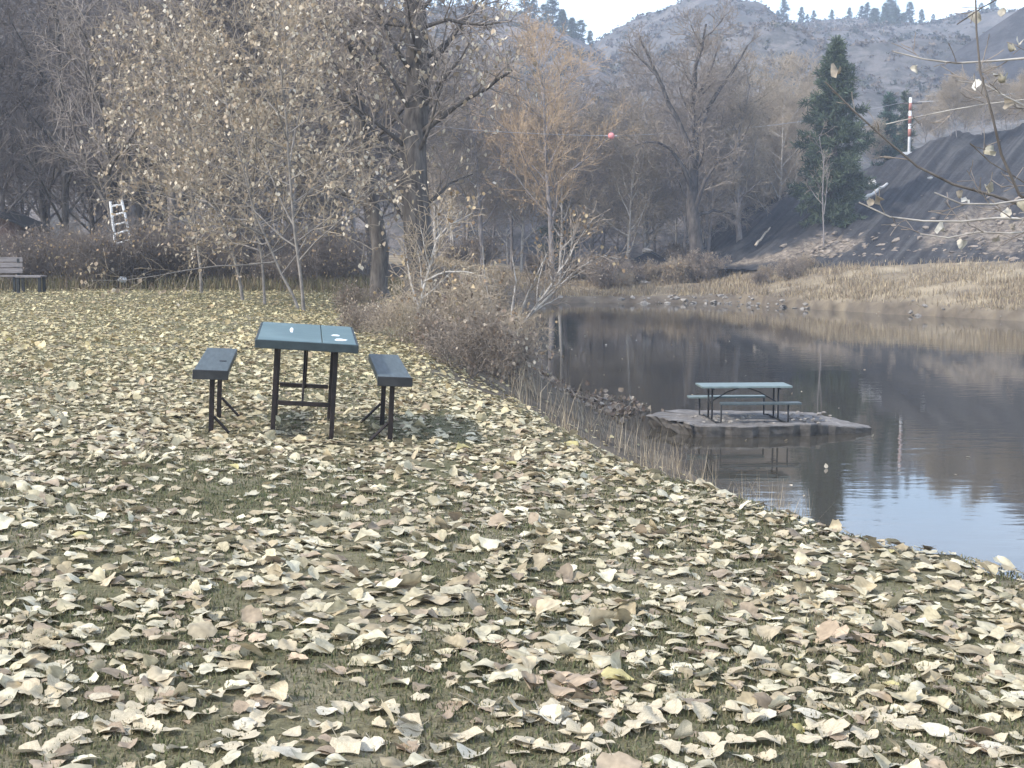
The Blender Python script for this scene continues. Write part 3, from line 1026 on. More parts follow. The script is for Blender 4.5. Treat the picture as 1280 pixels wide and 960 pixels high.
# conifers ------------------------------------------------------------------
def conifer(name, label, h, w, seed, tints, whorls=26, per=7, tufts=16, size=0.34, group=None, bare=0.1, ragged=0.2):
    root = thing(name, label, 'conifer', group=group)
    r = random.Random(seed)
    V, Fq = tubes([([Vector((0, 0, -0.3 + (h + 0.3) * i / 6)) + Vector((r.gauss(0, 0.04), r.gauss(0, 0.04), 0)) for i in range(7)], [0.02 * h * (1 - i / 6.4) + 0.02 for i in range(7)])], 8)
    TV, TF = V, Fq
    polys, P, D = [], [], []
    for k in range(whorls):
        t = bare + (1 - bare) * k / (whorls - 1)
        z = h * t
        env = w * max(0.0, 1 - t) ** 0.62 * (0.75 + 0.25 * math.sin(k * 1.9)) + 0.12
        if t < 0.28:
            env *= 0.55 + 0.45 * (t - bare) / max(0.28 - bare, 0.01)
        for b in range(per):
            if r.random() < ragged: continue
            an = r.random() * 6.28
            ln = env * r.uniform(0.6, 1.15)
            tilt = -0.15 + 0.55 * t + r.gauss(0, 0.12)
            d = Vector((math.cos(an), math.sin(an), tilt)).normalized()
            p0 = Vector((0, 0, z + r.gauss(0, 0.15)))
            p1 = p0 + d * ln * 0.6
            p2 = p0 + d * ln + Vector((0, 0, 0.06 * ln))
            polys.append(([p0, p1, p2], [0.035, 0.02, 0.008]))
            m = max(4, int(tufts * ln / w))
            for q in range(m):
                u = r.uniform(0.22, 1.0)
                p = p0.lerp(p2, u) + Vector((r.gauss(0, 0.16), r.gauss(0, 0.16), r.gauss(0, 0.10))) * (0.5 + 0.6 * ln / w)
                P.append(p)
                D.append(d)
    V, Fq = tubes(polys, 3)
    n0_ = len(TV)
    V = np.concatenate([TV, V]); Fq = np.concatenate([TF, Fq + n0_])
    add('trunk', new_mesh('trunk', V, Fq, smooth=True), M['bark_dark'], root)
    rng = np.random.default_rng(seed)
    P = np.array([tuple(p) for p in P]); D = np.array([tuple(p) for p in D])
    k = len(P)
    fan = 7
    VV = np.empty((k, fan, 4, 3)); 
    dirs = D[:, None, :] * 0.7 + rng.normal(0, 0.75, (k, fan, 3)) + np.array([0, 0, 0.25])
    dirs /= np.linalg.norm(dirs, axis=2, keepdims=True)
    side = np.cross(dirs, rng.normal(0, 1, (k, fan, 3)))
    side /= np.linalg.norm(side, axis=2, keepdims=True)
    ln = rng.uniform(0.6, 1.2, (k, fan, 1)) * size
    wd = size * 0.13
    b0 = P[:, None, :] + 0 * dirs
    VV[:, :, 0] = b0 - side * wd * 0.5
    VV[:, :, 1] = b0 + side * wd * 0.5
    VV[:, :, 2] = b0 + dirs * ln + side * wd * 0.35
    VV[:, :, 3] = b0 + dirs * ln - side * wd * 0.35
    Fq = np.arange(k * fan * 4).reshape(-1, 4)
    ti = np.array(tints)[rng.integers(0, len(tints), k)] * rng.uniform(0.7, 1.3, (k, 1))
    T = np.repeat(ti, fan * 4, 0)
    add('crown', new_mesh('crown', VV.reshape(-1, 3), Fq, tint=T), M['needle'], root)
    return root


PINE = [(0.065, 0.095, 0.055), (0.088, 0.12, 0.07), (0.052, 0.075, 0.047), (0.11, 0.14, 0.085)]
def plant_at(o, p):
    o.location = p
    return o


c = conifer('pine_tree', 'tall full dark green pine on the far bank beside the scree', 13.2, 3.8, 91, PINE, whorls=38, per=11, tufts=46, size=0.46, bare=0.06, ragged=0.12)
p = W(1040, 288, 99); plant_at(c, (p.x, 99, p.z))
c = conifer('pine_tree', 'smaller blue green pine behind the tall dark one', 8.8, 2.1, 92, [(0.05, 0.095, 0.075), (0.065, 0.12, 0.085), (0.045, 0.08, 0.065)], whorls=24, per=8, tufts=22, size=0.4)
p = W(1108, 232, 122); plant_at(c, (p.x, 122, p.z - 1.0))
c = conifer('pine_tree', 'slim dark pine close behind the red and white pole', 8.4, 1.35, 93, PINE, whorls=22, per=7, tufts=18, size=0.38, ragged=0.3)
p = W(1129, 215, 125); plant_at(c, (p.x, 125, p.z - 1.6))
c = conifer('pine_tree', 'dark bushy evergreen half hidden in the bare wood across the water', 9.5, 2.3, 94, PINE, whorls=24, per=8, tufts=22, size=0.42, ragged=0.25)
x_ = W(700, 330, 118).x; plant_at(c, (x_, 118, gz(x_, 118)))

# conifers along the skyline and on the hills
sky_p = [(conifer('pine_tree', '', 8.0, 2.1, 95, PINE, whorls=14, per=6, tufts=12, size=0.7, bare=0.05), False),
         (conifer('pine_tree', '', 7.0, 2.4, 96, PINE, whorls=12, per=6, tufts=12, size=0.75, bare=0.05, ragged=0.35), False)]


def hill_point(key, px, back=1.0):
    G, pxs, rows = HILLS[key]
    iv = int(np.argmin(np.abs(rows - back)))
    # column whose projected pixel is nearest
    pts = G[iv]
    k = (pts[:, 1] * CP - (pts[:, 2] - CAMZ) * SP)
    proj = 640 + F * pts[:, 0] / k
    j = int(np.argmin(np.abs(proj - px)))
    return Vector(pts[j])


SKY = [('right', 977, 1, 0.72), ('right', 969, 1, 0.45), ('right', 1000, 1, 0.5), ('right', 1010, 1, 0.35), ('right', 1018, 1, 0.4), ('right', 1038, 1, 0.4), ('right', 1060, 1, 0.4), ('right', 1082, 1, 0.65),
       ('right', 1074, 1, 0.5), ('right', 1095, 1, 0.45), ('right', 1111, 1, 0.95), ('right', 1106, 1, 0.6), ('right', 1136, 1, 0.75), ('right', 1131, 1, 0.5), ('right', 1152, 1, 0.5), ('right', 1168, 1, 0.3), ('right', 1238, 1, 0.6), ('right', 1230, 1, 0.4),
       ('right', 1104, .93, 0.6), ('right', 1116, .9, 0.7), ('right', 1096, .88, 0.6), ('right', 1110, .84, 0.6), ('right', 1122, .8, 0.6), ('right', 1090, .92, 0.6), ('right', 1128, .86, 0.5),
       ('left', 440, 1, 0.8), ('left', 455, 1, 0.9), ('left', 466, 1, 1.0), ('left', 492, 1, 0.6), ('left', 540, 1, 0.5), ('left', 556, 1, 0.6), ('left', 572, 1, 0.5), ('left', 590, 1, 0.55), ('left', 605, 1, 0.5), ('left', 622, 1, 0.5),
       ('left', 655, 1, 1.0), ('left', 664, 1, 0.8), ('left', 688, 1, 1.25), ('left', 697, 1, 0.8), ('left', 706, 1, 0.7), ('left', 716, 1, 0.7), ('left', 726, 1, 0.9), ('left', 733, 1, 0.6), ('left', 720, .95, 0.8), ('left', 700, .93, 0.8), ('left', 676, .95, 0.8)]
for i, (key, pxx, bk, sc) in enumerate(SKY):
    k = i % 2
    root, used = sky_p[k]
    o = copy_tree(root) if used else root
    sky_p[k] = (root, True)
    pt = hill_point(key, pxx, bk)
    o.location = (pt.x, pt.y, pt.z - 0.5)
    s = sc * (1.15 if key == 'right' else 0.8)
    o.scale = (s * 1.45, s * 1.45, s * random.uniform(0.9, 1.05))
    o.rotation_euler = (0, 0, i * 1.7)
    if key == 'right':
        o['label'] = 'small dark pine in the cluster below the crest of the rocky hill' if bk < 1 else 'small dark pine on the skyline of the rocky hill'
        o['group'] = 'pines below the rocky crest' if bk < 1 else 'pines on the rocky skyline'
        if pxx == 1111:
            o['label'] = 'tallest pine on the skyline of the rocky hill'
    else:
        o['label'] = 'small dark pine along the crest of the wooded left hill'
        o['group'] = 'pines on the left hill'


# scrub over the hills (countless)
def hill_scrub():
    rng = np.random.default_rng(5)
    V, Fq, T = [], [], []
    n0 = 0
    for key, cnt in (('right', 15000), ('left', 6500)):
        G, pxs, rows = HILLS[key]
        ok = np.where(rows <= 1.0)[0]
        a = rng.uniform(0.25, 1, cnt) * (len(ok) - 2)
        b = rng.uniform(0, 1, cnt) * (G.shape[1] - 2)
        ia, ib = a.astype(int), b.astype(int)
        P = G[ia, ib] * (1 - (b - ib))[:, None] + G[ia, ib + 1] * (b - ib)[:, None]
        P2 = G[ia + 1, ib]
        P = P + (P2 - G[ia, ib]) * (a - ia)[:, None]
        dens = np.array([mnoise.noise(Vector((p[0] * 0.03, p[1] * 0.03, 1.0))) for p in P])
        P = P[dens + rng.normal(0, 0.25, cnt) > -0.28]
        m = len(P)
        q = 14
        s = 0.3 + 0.9 * rng.random(m) ** 2
        C = P[:, None, :] + rng.normal(0, 0.55, (m, q, 3)) * s[:, None, None] * np.array([1, 1, 0.6]) + np.array([0, 0, 0.4])
        d1 = rng.normal(0, 1, (m, q, 3)); d1 /= np.linalg.norm(d1, axis=2, keepdims=True)
        d2 = np.cross(d1, rng.normal(0, 1, (m, q, 3))); d2 /= np.linalg.norm(d2, axis=2, keepdims=True)
        e = 0.42 * s[:, None, None]
        quad = np.stack([C - d1 * e, C + d2 * e * 0.7, C + d1 * e, C - d2 * e * 0.7], 2)
        V.append(quad.reshape(-1, 3))
        Fq.append(np.arange(m * q * 4).reshape(-1, 4) + n0)
        base = np.array([(0.075, 0.08, 0.06), (0.12, 0.10, 0.085), (0.16, 0.13, 0.10)])[rng.integers(0, 3, m)]
        T.append(np.repeat(base * rng.uniform(0.7, 1.2, (m, 1)), q * 4, 0))
        n0 += m * q * 4
    o = add('hill_scrub', new_mesh('hill_scrub', np.concatenate(V), np.concatenate(Fq), tint=np.concatenate(T)), M['blade'])
    tag(o, 'low dark scrub speckling the dry hillsides', 'scrub', kind='stuff')


hill_scrub()

# ------------------------------------------------------------------ shrubs
SPEC_SHRUB = dict(max=3, seg=[6, 4, 3, 2], wig=[0.16, 0.22, 0.28, 0.3], up=[0.03, 0.02, 0.0, 0.0], kids=[9, 6, 4], start=[0.15, 0.1, 0.1],
                  ang=[42, 45, 50], len=[0.9, 0.5, 0.28], rad=[0.012, 0.007, 0.005], rmin=0.004, end=0.3)


def shrub(name, label, seed, h, stems, spread, twig, spec=SPEC_SHRUB, leaves=0.3, tints=DRY, lsize=0.08, group=None, thick=0.02):
    root = thing(name, label, 'shrub', group=group)
    g = Grower(seed, spec)
    for s in range(stems):
        an = g.r.random() * 6.28
        rr = g.r.uniform(0, 0.35) * spread
        d = Vector((math.cos(an) * spread * 0.6 * g.r.random(), math.sin(an) * spread * 0.6 * g.r.random(), 1)).normalized()
        g.branch(Vector((math.cos(an) * rr, math.sin(an) * rr, -0.1)), d, h * g.r.uniform(0.6, 1.05), thick, 0)
    V, Fq = tubes(g.levels[0], 5)
    add('stems', new_mesh('stems', V, Fq, smooth=True), twig, root)
    V, Fq = tubes([x for l in g.levels if l > 0 for x in g.levels[l]], 3)
    add('twigs', new_mesh('twigs', V, Fq), twig, root)
    if leaves > 0:
        add_leaves(root, pick_tips(g, leaves, seed), lsize, tints, seed)
    return root


near_sh = [(shrub('shrub', '', 101, 0.95, 6, 1.3, M['twig_purple'], leaves=0.2, tints=DRY), False),
           (shrub('shrub', '', 102, 0.8, 7, 1.4, M['twig_purple'], leaves=0.3, tints=DRY + CREAM[:2]), False),
           (shrub('shrub', '', 103, 1.55, 5, 1.0, M['twig_tan'], leaves=0.12, tints=DRY + TAN), False)]
bank_spots = []
r_ = random.Random(9)
for (pxx, d) in [(452, 24), (470, 26.5), (498, 22.5), (524, 23.5), (540, 22), (552, 26.5), (565, 23.5), (585, 22.0), (590, 26), (610, 24), (628, 26.0), (575, 28), (600, 30), (622, 29), (640, 27.8),
                 (470, 29), (448, 30), (560, 31), (575, 32), (436, 31), (580, 20.8), (572, 28), (590, 30.5), (600, 22.2), (618, 24)]:
    bank_spots.append((W(pxx, 330, d).x, d))
bank_spots = [q for i, q in enumerate(bank_spots) if i % 4 != 3]
scatter(near_sh, bank_spots, 'tangled brown shrub in the thicket on the pond bank behind the right bench', 'shrubs of the bank thicket')
for o_ in bpy.data.objects:
    if o_.get('group') == 'shrubs of the bank thicket':
        o_.scale *= 0.5 if o_.location.x < W(556, 330, o_.location.y).x else 0.8

wood_sh = [(shrub('shrub', '', 111, 2.0, 9, 1.3, M['twig_dark'], leaves=0.06, tints=TAN, group='x', thick=0.022), False),
           (shrub('shrub', '', 112, 1.5, 9, 1.4, M['twig_dark'], leaves=0.08, tints=DRY, group='x', thick=0.02), False)]
scatter(wood_sh, [(W(143, 330, 40.9).x, 40.9), (W(160, 330, 41.0).x, 41.0)] + spots_px(34, -120, 455, 41.5, 50, 12, 1.1), 'bare brown shrub at the edge of the wood beyond the lawn', 'shrubs along the wood edge', 0.3)
far_sh = [(shrub('shrub', '', 113, 2.6, 14, 1.5, M['twig_purple'], dict(SPEC_SHRUB, rmin=0.009), leaves=0.15, tints=DRY, lsize=0.12, thick=0.03), False),
          (shrub('shrub', '', 114, 2.0, 14, 1.6, M['twig_tan'], dict(SPEC_SHRUB, rmin=0.009), leaves=0.1, tints=TAN, lsize=0.12, thick=0.03), False)]
fs = spots_px(26, 735, 900, 93, 106, 13, 1.1) + spots_px(8, 530, 735, 100, 108, 15, 1.2)
scatter(far_sh, fs, 'low brown shrub on the far bank below the bare woods', 'shrubs along the far bank', 0.3)
for o_ in bpy.data.objects:
    if o_.get('group') == 'shrubs along the far bank':
        o_.scale *= 0.75
for o_ in scatter(far_sh, spots_px(6, 930, 1010, 87, 91, 14, 1.0), 'low brown shrub at the foot of the scree', 'shrubs at the scree foot', 0.2):
    o_.scale *= 0.45

# leaning bare bush reaching over the water from the thicket
SPEC_LEAN = dict(SPEC_COT, max=3, kids=[9, 6, 4], len=[1.2, 0.7, 0.4], rad=[0.022, 0.012, 0.008], rmin=0.006, ang=[38, 42, 45], up=[0, 0.08, 0.06, 0.0])
custom_tree('leaning_bush', 'bare many stemmed bush leaning right over the water', 29, 628,
            ([(625, 440), (650, 410), (672, 382), (692, 352), (712, 322), (720, 305)], 0.05, 0.012, 0.5),
            [([(640, 422), (652, 385), (672, 340), (683, 318)], 0.04, 0.012, -0.6), ([(668, 388), (700, 358), (730, 330), (762, 318), (775, 324)], 0.03, 0.01, 0.4),
             ([(632, 432), (640, 390), (645, 350), (640, 320)], 0.035, 0.01, 0.8), ([(628, 440), (615, 390), (606, 345), (604, 310)], 0.035, 0.01, -0.4), ([(625, 440), (590, 392), (575, 350)], 0.03, 0.01, 0.4)],
            121, SPEC_LEAN, M['bark_pale'], M['twig_purple'], (0.14, 0.08, TAN, 1), trunk_kids=12, limb_kids=10, cat='bush')
custom_tree('leaning_bush', 'pale crooked stem bush in front of the big cottonwood trunk', 27.5, 520,
            ([(515, 440), (522, 390), (532, 345), (545, 300), (552, 285)], 0.04, 0.012, 0.3),
            [([(530, 352), (555, 340), (585, 338), (600, 345)], 0.025, 0.01, -0.5), ([(545, 300), (560, 282), (590, 266)], 0.02, 0.008, 0.4), ([(524, 385), (512, 350), (505, 310)], 0.022, 0.008, 0.3)],
            122, SPEC_LEAN, M['bark_pale'], M['twig_tan'], (0.2, 0.08, TAN, 1), trunk_kids=9, limb_kids=7, cat='bush')


# overhanging tree at the right edge -----------------------------------------
def overhang():
    d = 6.6
    bx, by = 3.7, 6.4
    base = Vector((bx, by, gz(bx, by)))
    root = thing('overhanging_tree', 'slender tree beyond the right edge, its bare twigs and withered leaves reaching in', 'tree', base)
    g = Grower(131, dict(max=2, seg=[8, 6, 3], wig=[0.05, 0.1, 0.2], up=[0, 0, 0], kids=[6, 3], start=[0.3, 0.25], ang=[38, 40], len=[0.20, 0.12], rad=[0.0035, 0.0025], rmin=0.0022, end=0.4))
    trunk = [Vector((0, 0, -0.3)), Vector((0.03, 0, 0.8)), Vector((0.0, 0.02, 1.7)), Vector((-0.04, 0, 2.6)), Vector((-0.02, 0.05, 3.6))]
    V, Fq = tubes([(trunk, [0.07, 0.06, 0.05, 0.04, 0.02])], 8)
    add('trunk', new_mesh('trunk', V, Fq, smooth=True), M['bark_grey'], root)
    B = [
        ([(1420, 40), (1330, 62), (1240, 76), (1205, 76), (1160, 72), (1122, 62)], 0.006, 0.1, 'p'),
        ([(1430, 240), (1330, 268), (1265, 272), (1230, 192), (1208, 95), (1200, 20), (1202, -10)], 0.007, -0.2, 'd'),
        ([(1440, 250), (1330, 262), (1262, 238), (1196, 222), (1150, 190), (1110, 152), (1070, 118), (1050, 92)], 0.007, 0.3, 'd'),
        ([(1440, 235), (1340, 240), (1250, 252), (1190, 258), (1155, 252), (1143, 242)], 0.006, -0.3, 'p'),
        ([(1440, 262), (1340, 274), (1250, 272), (1180, 278), (1130, 276), (1090, 262), (1072, 252)], 0.006, 0.0, 'p'),
        ([(1440, 275), (1340, 284), (1270, 292), (1220, 290), (1190, 300), (1166, 292)], 0.005, 0.2, 'p'),
        ([(1440, 108), (1340, 112), (1265, 120), (1190, 136), (1135, 148)], 0.003, 0.4, 'p'),
        ([(1420, 150), (1330, 140), (1265, 108), (1240, 92), (1215, 94)], 0.005, 0.2, 'p'),
        ([(1320, -30), (1260, -8), (1225, 12), (1205, 26)], 0.004, 0.1, 'd'),
        ([(1330, 262), (1270, 230), (1245, 212), (1215, 195), (1205, 182)], 0.004, -0.1, 'd'),
    ]
    TW = []
    for pp, r0, drift, kind in B:
        n = 12
        # joins the trunk
        zt = max(0.5, min(3.3, (W(*pp[0], d) - base).z))
        st = Vector((-0.03, 0.0, zt - 0.12))
        pts = [st] + [p - base + Vector((0, drift, 0)) for p in px_path(d, pp)]
        pts = resample(pts, n)
        pts = [p + (g.rvec() * 0.007 if 0 < i else Vector()) for i, p in enumerate(pts)]
        rad = [max(0.0028, r0 * (1.7 - 1.15 * i / n)) for i in range(n + 1)]
        g.levels = {}
        g.put(pts, rad, 0, kids=5, t0=0.45)
        V, Fq = tubes(g.levels[0], 6)
        bo = add('branch', new_mesh('branch', V, Fq, smooth=True), M['bark_pale'] if kind == 'p' else M['bark_dark'], root)
        TW += g.levels[1] + g.levels.get(2, [])
    V, Fq = tubes(TW, 3)
    add('crown', new_mesh('crown', V, Fq), M['twig_grey'], root)
    spots = [(1050, 90), (1240, 92), (1222, 100), (1257, 124), (1268, 130), (1200, 238), (1208, 250), (1098, 246), (1092, 250), (1240, 182), (1255, 96), (1262, 60), (1275, 55), (1216, 96), (1145, 82), (1232, 232), (1268, 280), (1262, 262), (1203, 300), (1180, 288), (1274, 250), (1250, 296), (1220, 14), (1256, 10)]
    pts = [W(a, b, d + random.uniform(-0.2, 0.3)) - base for a, b in spots]
    rng = np.random.default_rng(4)
    V, Fq, T = leaf_cloud(pts, 0.05, [(0.42, 0.39, 0.33), (0.36, 0.33, 0.26), (0.5, 0.48, 0.43), (0.30, 0.26, 0.21)], rng, 5, True, 2.2)
    add('foliage', new_mesh('foliage', V, Fq, tint=T), M['leaf'], root)


overhang()


# ------------------------------------------------------------------ fallen leaves
def tint_for(rng, x, y):
    k = len(x)
    pal = np.array([(0.58, 0.52, 0.365), (0.50, 0.435, 0.285), (0.64, 0.585, 0.43), (0.42, 0.345, 0.22), (0.55, 0.485, 0.33), (0.47, 0.395, 0.27)])
    t = pal[rng.integers(0, len(pal), k)] * rng.uniform(0.72, 1.07, (k, 1))
    br = rng.random(k)
    t[br < 0.11] = np.array((0.33, 0.262, 0.185)) * rng.uniform(0.65, 1.3, (int((br < 0.11).sum()), 1))
    yl = (br > 0.996)
    t[yl] = np.array((0.46, 0.40, 0.19))
    # farther leaves keep more of their autumn yellow
    far = np.clip((y - 9) / 10, 0, 1)[:, None]
    t = t * (1 - far) + t * np.array((1.02, 0.99, 0.83)) * far
    return t


def fallen_leaves():
    rng = np.random.default_rng(77)
    X, Y = [], []
    # density steps by distance
    for y0, y1, dens in ((2.6, 8, 310), (8, 14, 310), (14, 22, 230), (22, 30, 130), (30, 41, 80)):
        n_w = 0.46 * y1 + 1.5
        area = (y1 - y0) * 2 * n_w
        n = int(area * dens)
        x = rng.uniform(-n_w, n_w, n)
        y = rng.uniform(y0, y1, n)
        keep = np.abs(x) < 0.42 * y + 1.3
        X.append(x[keep]); Y.append(y[keep])
    x = np.concatenate(X); y = np.concatenate(Y)
    xc = np.interp(y, CR_Y, CR_X)
    xs = np.interp(y, SH_Y, SH_X)
    over = (x - xc) / (xs - xc)
    patch = 0.42 * wob(x, y, 1.1) + 0.5 * wob(x * 1.7 + 3, y * 1.2 + 9, 1.9) + 0.3 * wob(x + 5, y, 5.0)
    pk = np.clip(0.66 + 0.5 * patch, 0.10, 1)
    # barer trodden patch left of centre and under the table
    pk *= 1 - 0.72 * np.exp(-((x + 1.55) / 0.9) ** 2 - ((y - 8.1) / 0.8) ** 2)
    pk *= 1 - 0.45 * np.exp(-((x + 1.6) / 0.8) ** 2 - ((y - 11.6) / 0.8) ** 2)
    pk *= np.where(over > 0, np.clip(0.75 - over * 2.2, 0.03, 1), 1)
    pk *= np.where(over > 0.97, 0, 1)
    pk *= np.where((y > 24) & (xc - x < 1.5), 0.25, 1)
    k = rng.random(len(x)) < pk
    x, y = x[k], y[k]
    n = len(x)
    size = (0.064 * np.exp(rng.normal(0, 0.30, n))).clip(0.026, 0.13)
    yaw = rng.uniform(0, 6.28, n)
    tl_ = np.where(rng.random(n) < 0.12, 0.45, 0.11)
    tx = rng.normal(0, 1, n) * tl_; ty = rng.normal(0, 1, n) * tl_
    tint = tint_for(rng, x, y)
    # rust coloured drift spots
    for (px_, py_, rr) in ((1060, 828, 0.16), (712, 915, 0.18), (620, 872, 0.12), (395, 900, 0.14), (300, 868, 0.12)):
        dd = (CAMZ + 0.1) * F / (py_ - 300)
        cx = W(px_, py_, dd).x
        m = np.hypot(x - cx, (y - dd)) < rr
        tint[m] = np.array((0.42, 0.325, 0.225)) * rng.uniform(0.8, 1.25, (int(m.sum()), 1))
    z = ground(x, y)
    e = 0.05
    nx = np.clip((ground(x + e, y) - z) / e, -0.3, 0.3)
    ny = np.clip((ground(x, y + e) - z) / e, -0.3, 0.3)
    lift = np.abs(rng.normal(0, 0.007, n))
    R = rot_batch(yaw, tx, ty)
    # which ones are nearest and inside the frame
    kk = y * CP - (z - CAMZ) * SP
    u = 640 + F * x / kk
    v = 480 - F * (y * SP + (z - CAMZ) * CP) / kk
    inside = (u > 15) & (u < 1265) & (v < 950)
    order = np.argsort(np.where(inside, y, 1e9))
    solo = np.zeros(n, bool)
    solo[order[:300]] = True
    V, Fq, T = [], [], []
    n0 = 0
    NT = 18
    tid = rng.integers(0, NT, n)
    for lod in (0, 1, 2):
        g = (9, 6, 4)[lod]
        for t in range(NT):
            tv, tf = leaf_template(g, 300 + t, 0.45 + 0.045 * (t % 9))
            sel = np.where((tid == t) & ~solo & (np.digitize(y, (6.5, 12)) == lod))[0]
            if len(sel) == 0: continue
            P = np.einsum('kij,nj->kni', R[sel], tv) * size[sel][:, None, None]
            zmin = P[:, :, 2].min(1)
            P[:, :, 2] += (z[sel] + lift[sel] - zmin * 0.8)[:, None] + nx[sel][:, None] * P[:, :, 0] + ny[sel][:, None] * P[:, :, 1]
            P[:, :, 0] += x[sel][:, None]; P[:, :, 1] += y[sel][:, None]
            V.append(P.reshape(-1, 3))
            Fq.append((tf[None] + (n0 + np.arange(len(sel)) * len(tv))[:, None, None]).reshape(-1, 4))
            # paler margins / darker midrib of each leaf
            n0 += len(sel) * len(tv)
            pt_ = leaf_pattern(g, 700 + t)
            T.append((tint[sel][:, None, :] * pt_[None, :, None]).reshape(-1, 3))
    o = add('fallen_leaves', new_mesh('fallen_leaves', np.concatenate(V), np.concatenate(Fq), tint=np.concatenate(T), smooth=True), M['leaf'])
    tag(o, 'carpet of pale dry cottonwood leaves over the lawn', 'leaves', kind='stuff')
    # the nearest ones, each on its own
    protos = {}
    for i in np.where(solo)[0]:
        t = int(tid[i])
        c = tint[i]
        if c[2] < 0.205 and c[0] - c[2] < 0.2: kind, cc = 'brown', (0.33, 0.255, 0.18)
        elif c[2] < 0.215 and c[0] - c[2] > 0.22: kind, cc = 'yellow', (0.50, 0.42, 0.15)
        elif c[2] > 0.385: kind, cc = 'white', (0.61, 0.555, 0.435)
        else: kind, cc = 'cream', (0.52, 0.45, 0.32)
        key = (t, kind)
        if key not in protos:
            tv, tf = leaf_template(11, 300 + t, 0.45 + 0.045 * (t % 9))
            me = new_mesh('fallen_leaf', tv, tf, tint=np.array(cc)[None, :] * leaf_pattern(11, 700 + t)[:, None], smooth=True)
            me.materials.append(M['leaf'])
            protos[key] = (me, tv)
        me, tv = protos[key]
        lo = bpy.data.objects.new('fallen_leaf', me)
        COL.objects.link(lo)
        s = float(size[i])
        zm = float(((R[i] @ tv.T)[2] * s).min())
        from mathutils import Matrix
        lo.matrix_world = Matrix.Translation((float(x[i]), float(y[i]), float(z[i] + lift[i] - zm * 0.8))) @ Matrix([list(map(float, rw)) for rw in R[i]]).to_4x4() @ Matrix.Scale(s, 4)
        lab = {'brown': 'curled brown leaf lying on the lawn nearest the camera', 'yellow': 'yellowish leaf lying on the lawn nearest the camera', 'white': 'palest curled leaf kind lying on the lawn nearest the camera', 'cream': 'curled cream leaf lying on the lawn nearest the camera'}[kind]
        tag(lo, lab, 'leaf', {'brown': 'brown leaves nearest the camera', 'yellow': 'yellowish leaves nearest the camera', 'white': 'palest leaves nearest the camera', 'cream': 'cream leaves nearest the camera'}[kind])


fallen_leaves()


# ------------------------------------------------------------------ grass
def blades(x, y, z, h, tint, rng, lean=0.35, width=0.006, bend=0.5):
    n = len(x)
    an = rng.uniform(0, 6.28, n)
    la = rng.normal(0, lean, n)
    d = np.stack([np.cos(an) * np.sin(la), np.sin(an) * np.sin(la), np.cos(la)], 1)
    sd = np.stack([-np.sin(an + rng.normal(0, 1, n)), np.cos(an), np.zeros(n)], 1)
    b = np.stack([x, y, z], 1)
    m = b + d * (h * 0.55)[:, None]
    d2 = d + np.stack([np.cos(an), np.sin(an), -0.3 * np.ones(n)], 1) * (bend * np.abs(rng.normal(0, 1, n)))[:, None] * 0.6
    d2 /= np.linalg.norm(d2, axis=1, keepdims=True)
    t = m + d2 * (h * 0.45)[:, None]
    w = np.full(n, width)[:, None] if np.isscalar(width) else width[:, None]
    V = np.stack([b - sd * w, b + sd * w, m + sd * w * 0.8, m - sd * w * 0.8, t + sd * w * 0.2, t - sd * w * 0.2], 1)
    base = np.arange(n)[:, None] * 6
    F1 = base + np.array([0, 1, 2, 3])
    F2 = base + np.array([3, 2, 4, 5])
    return V.reshape(-1, 3), np.concatenate([F1, F2]), np.repeat(tint, 6, 0)


def pal(rng, n, cols, v=0.2):
    return np.array(cols)[rng.integers(0, len(cols), n)] * rng.uniform(1 - v, 1 + v, (n, 1))


def lawn_grass():
    rng = np.random.default_rng(8)
    xs_, ys_ = [], []
    for y0, y1, dens in ((2.8, 6, 7500), (6, 10, 3200), (10, 18, 700), (18, 41, 150)):
        nw = 0.43 * y1 + 1
        n = int((y1 - y0) * 2 * nw * dens)
        x = rng.uniform(-nw, nw, n); y = rng.uniform(y0, y1, n)
        k = np.abs(x) < 0.41 * y + 1
        xs_.append(x[k]); ys_.append(y[k])
    x = np.concatenate(xs_); y = np.concatenate(ys_)
    xc = np.interp(y, CR_Y, CR_X)
    pt = wob(x * 1.3, y * 1.1, 1.3) + 0.6 * wob(x + 3, y - 8, 3.7) + rng.normal(0, 0.3, len(x))
    k = (x < xc + 0.6) & (pt > -0.35)
    x, y = x[k], y[k]
    n = len(x)
    h = rng.uniform(0.008, 0.028, n) * (1 + 0.02 * y)
    V, Fq, T = blades(x, y, ground(x, y) - 0.003, h, pal(rng, n, [(0.11, 0.125, 0.055), (0.14, 0.138, 0.07), (0.18, 0.16, 0.095), (0.12, 0.13, 0.065), (0.22, 0.19, 0.12)]), rng, 0.75, 0.0022 + 0.00022 * y)
    o = add('lawn_grass', new_mesh('lawn_grass', V, Fq, tint=T), M['blade'])
    tag(o, 'short dull green lawn grass between the leaves', 'grass', kind='stuff')


lawn_grass()


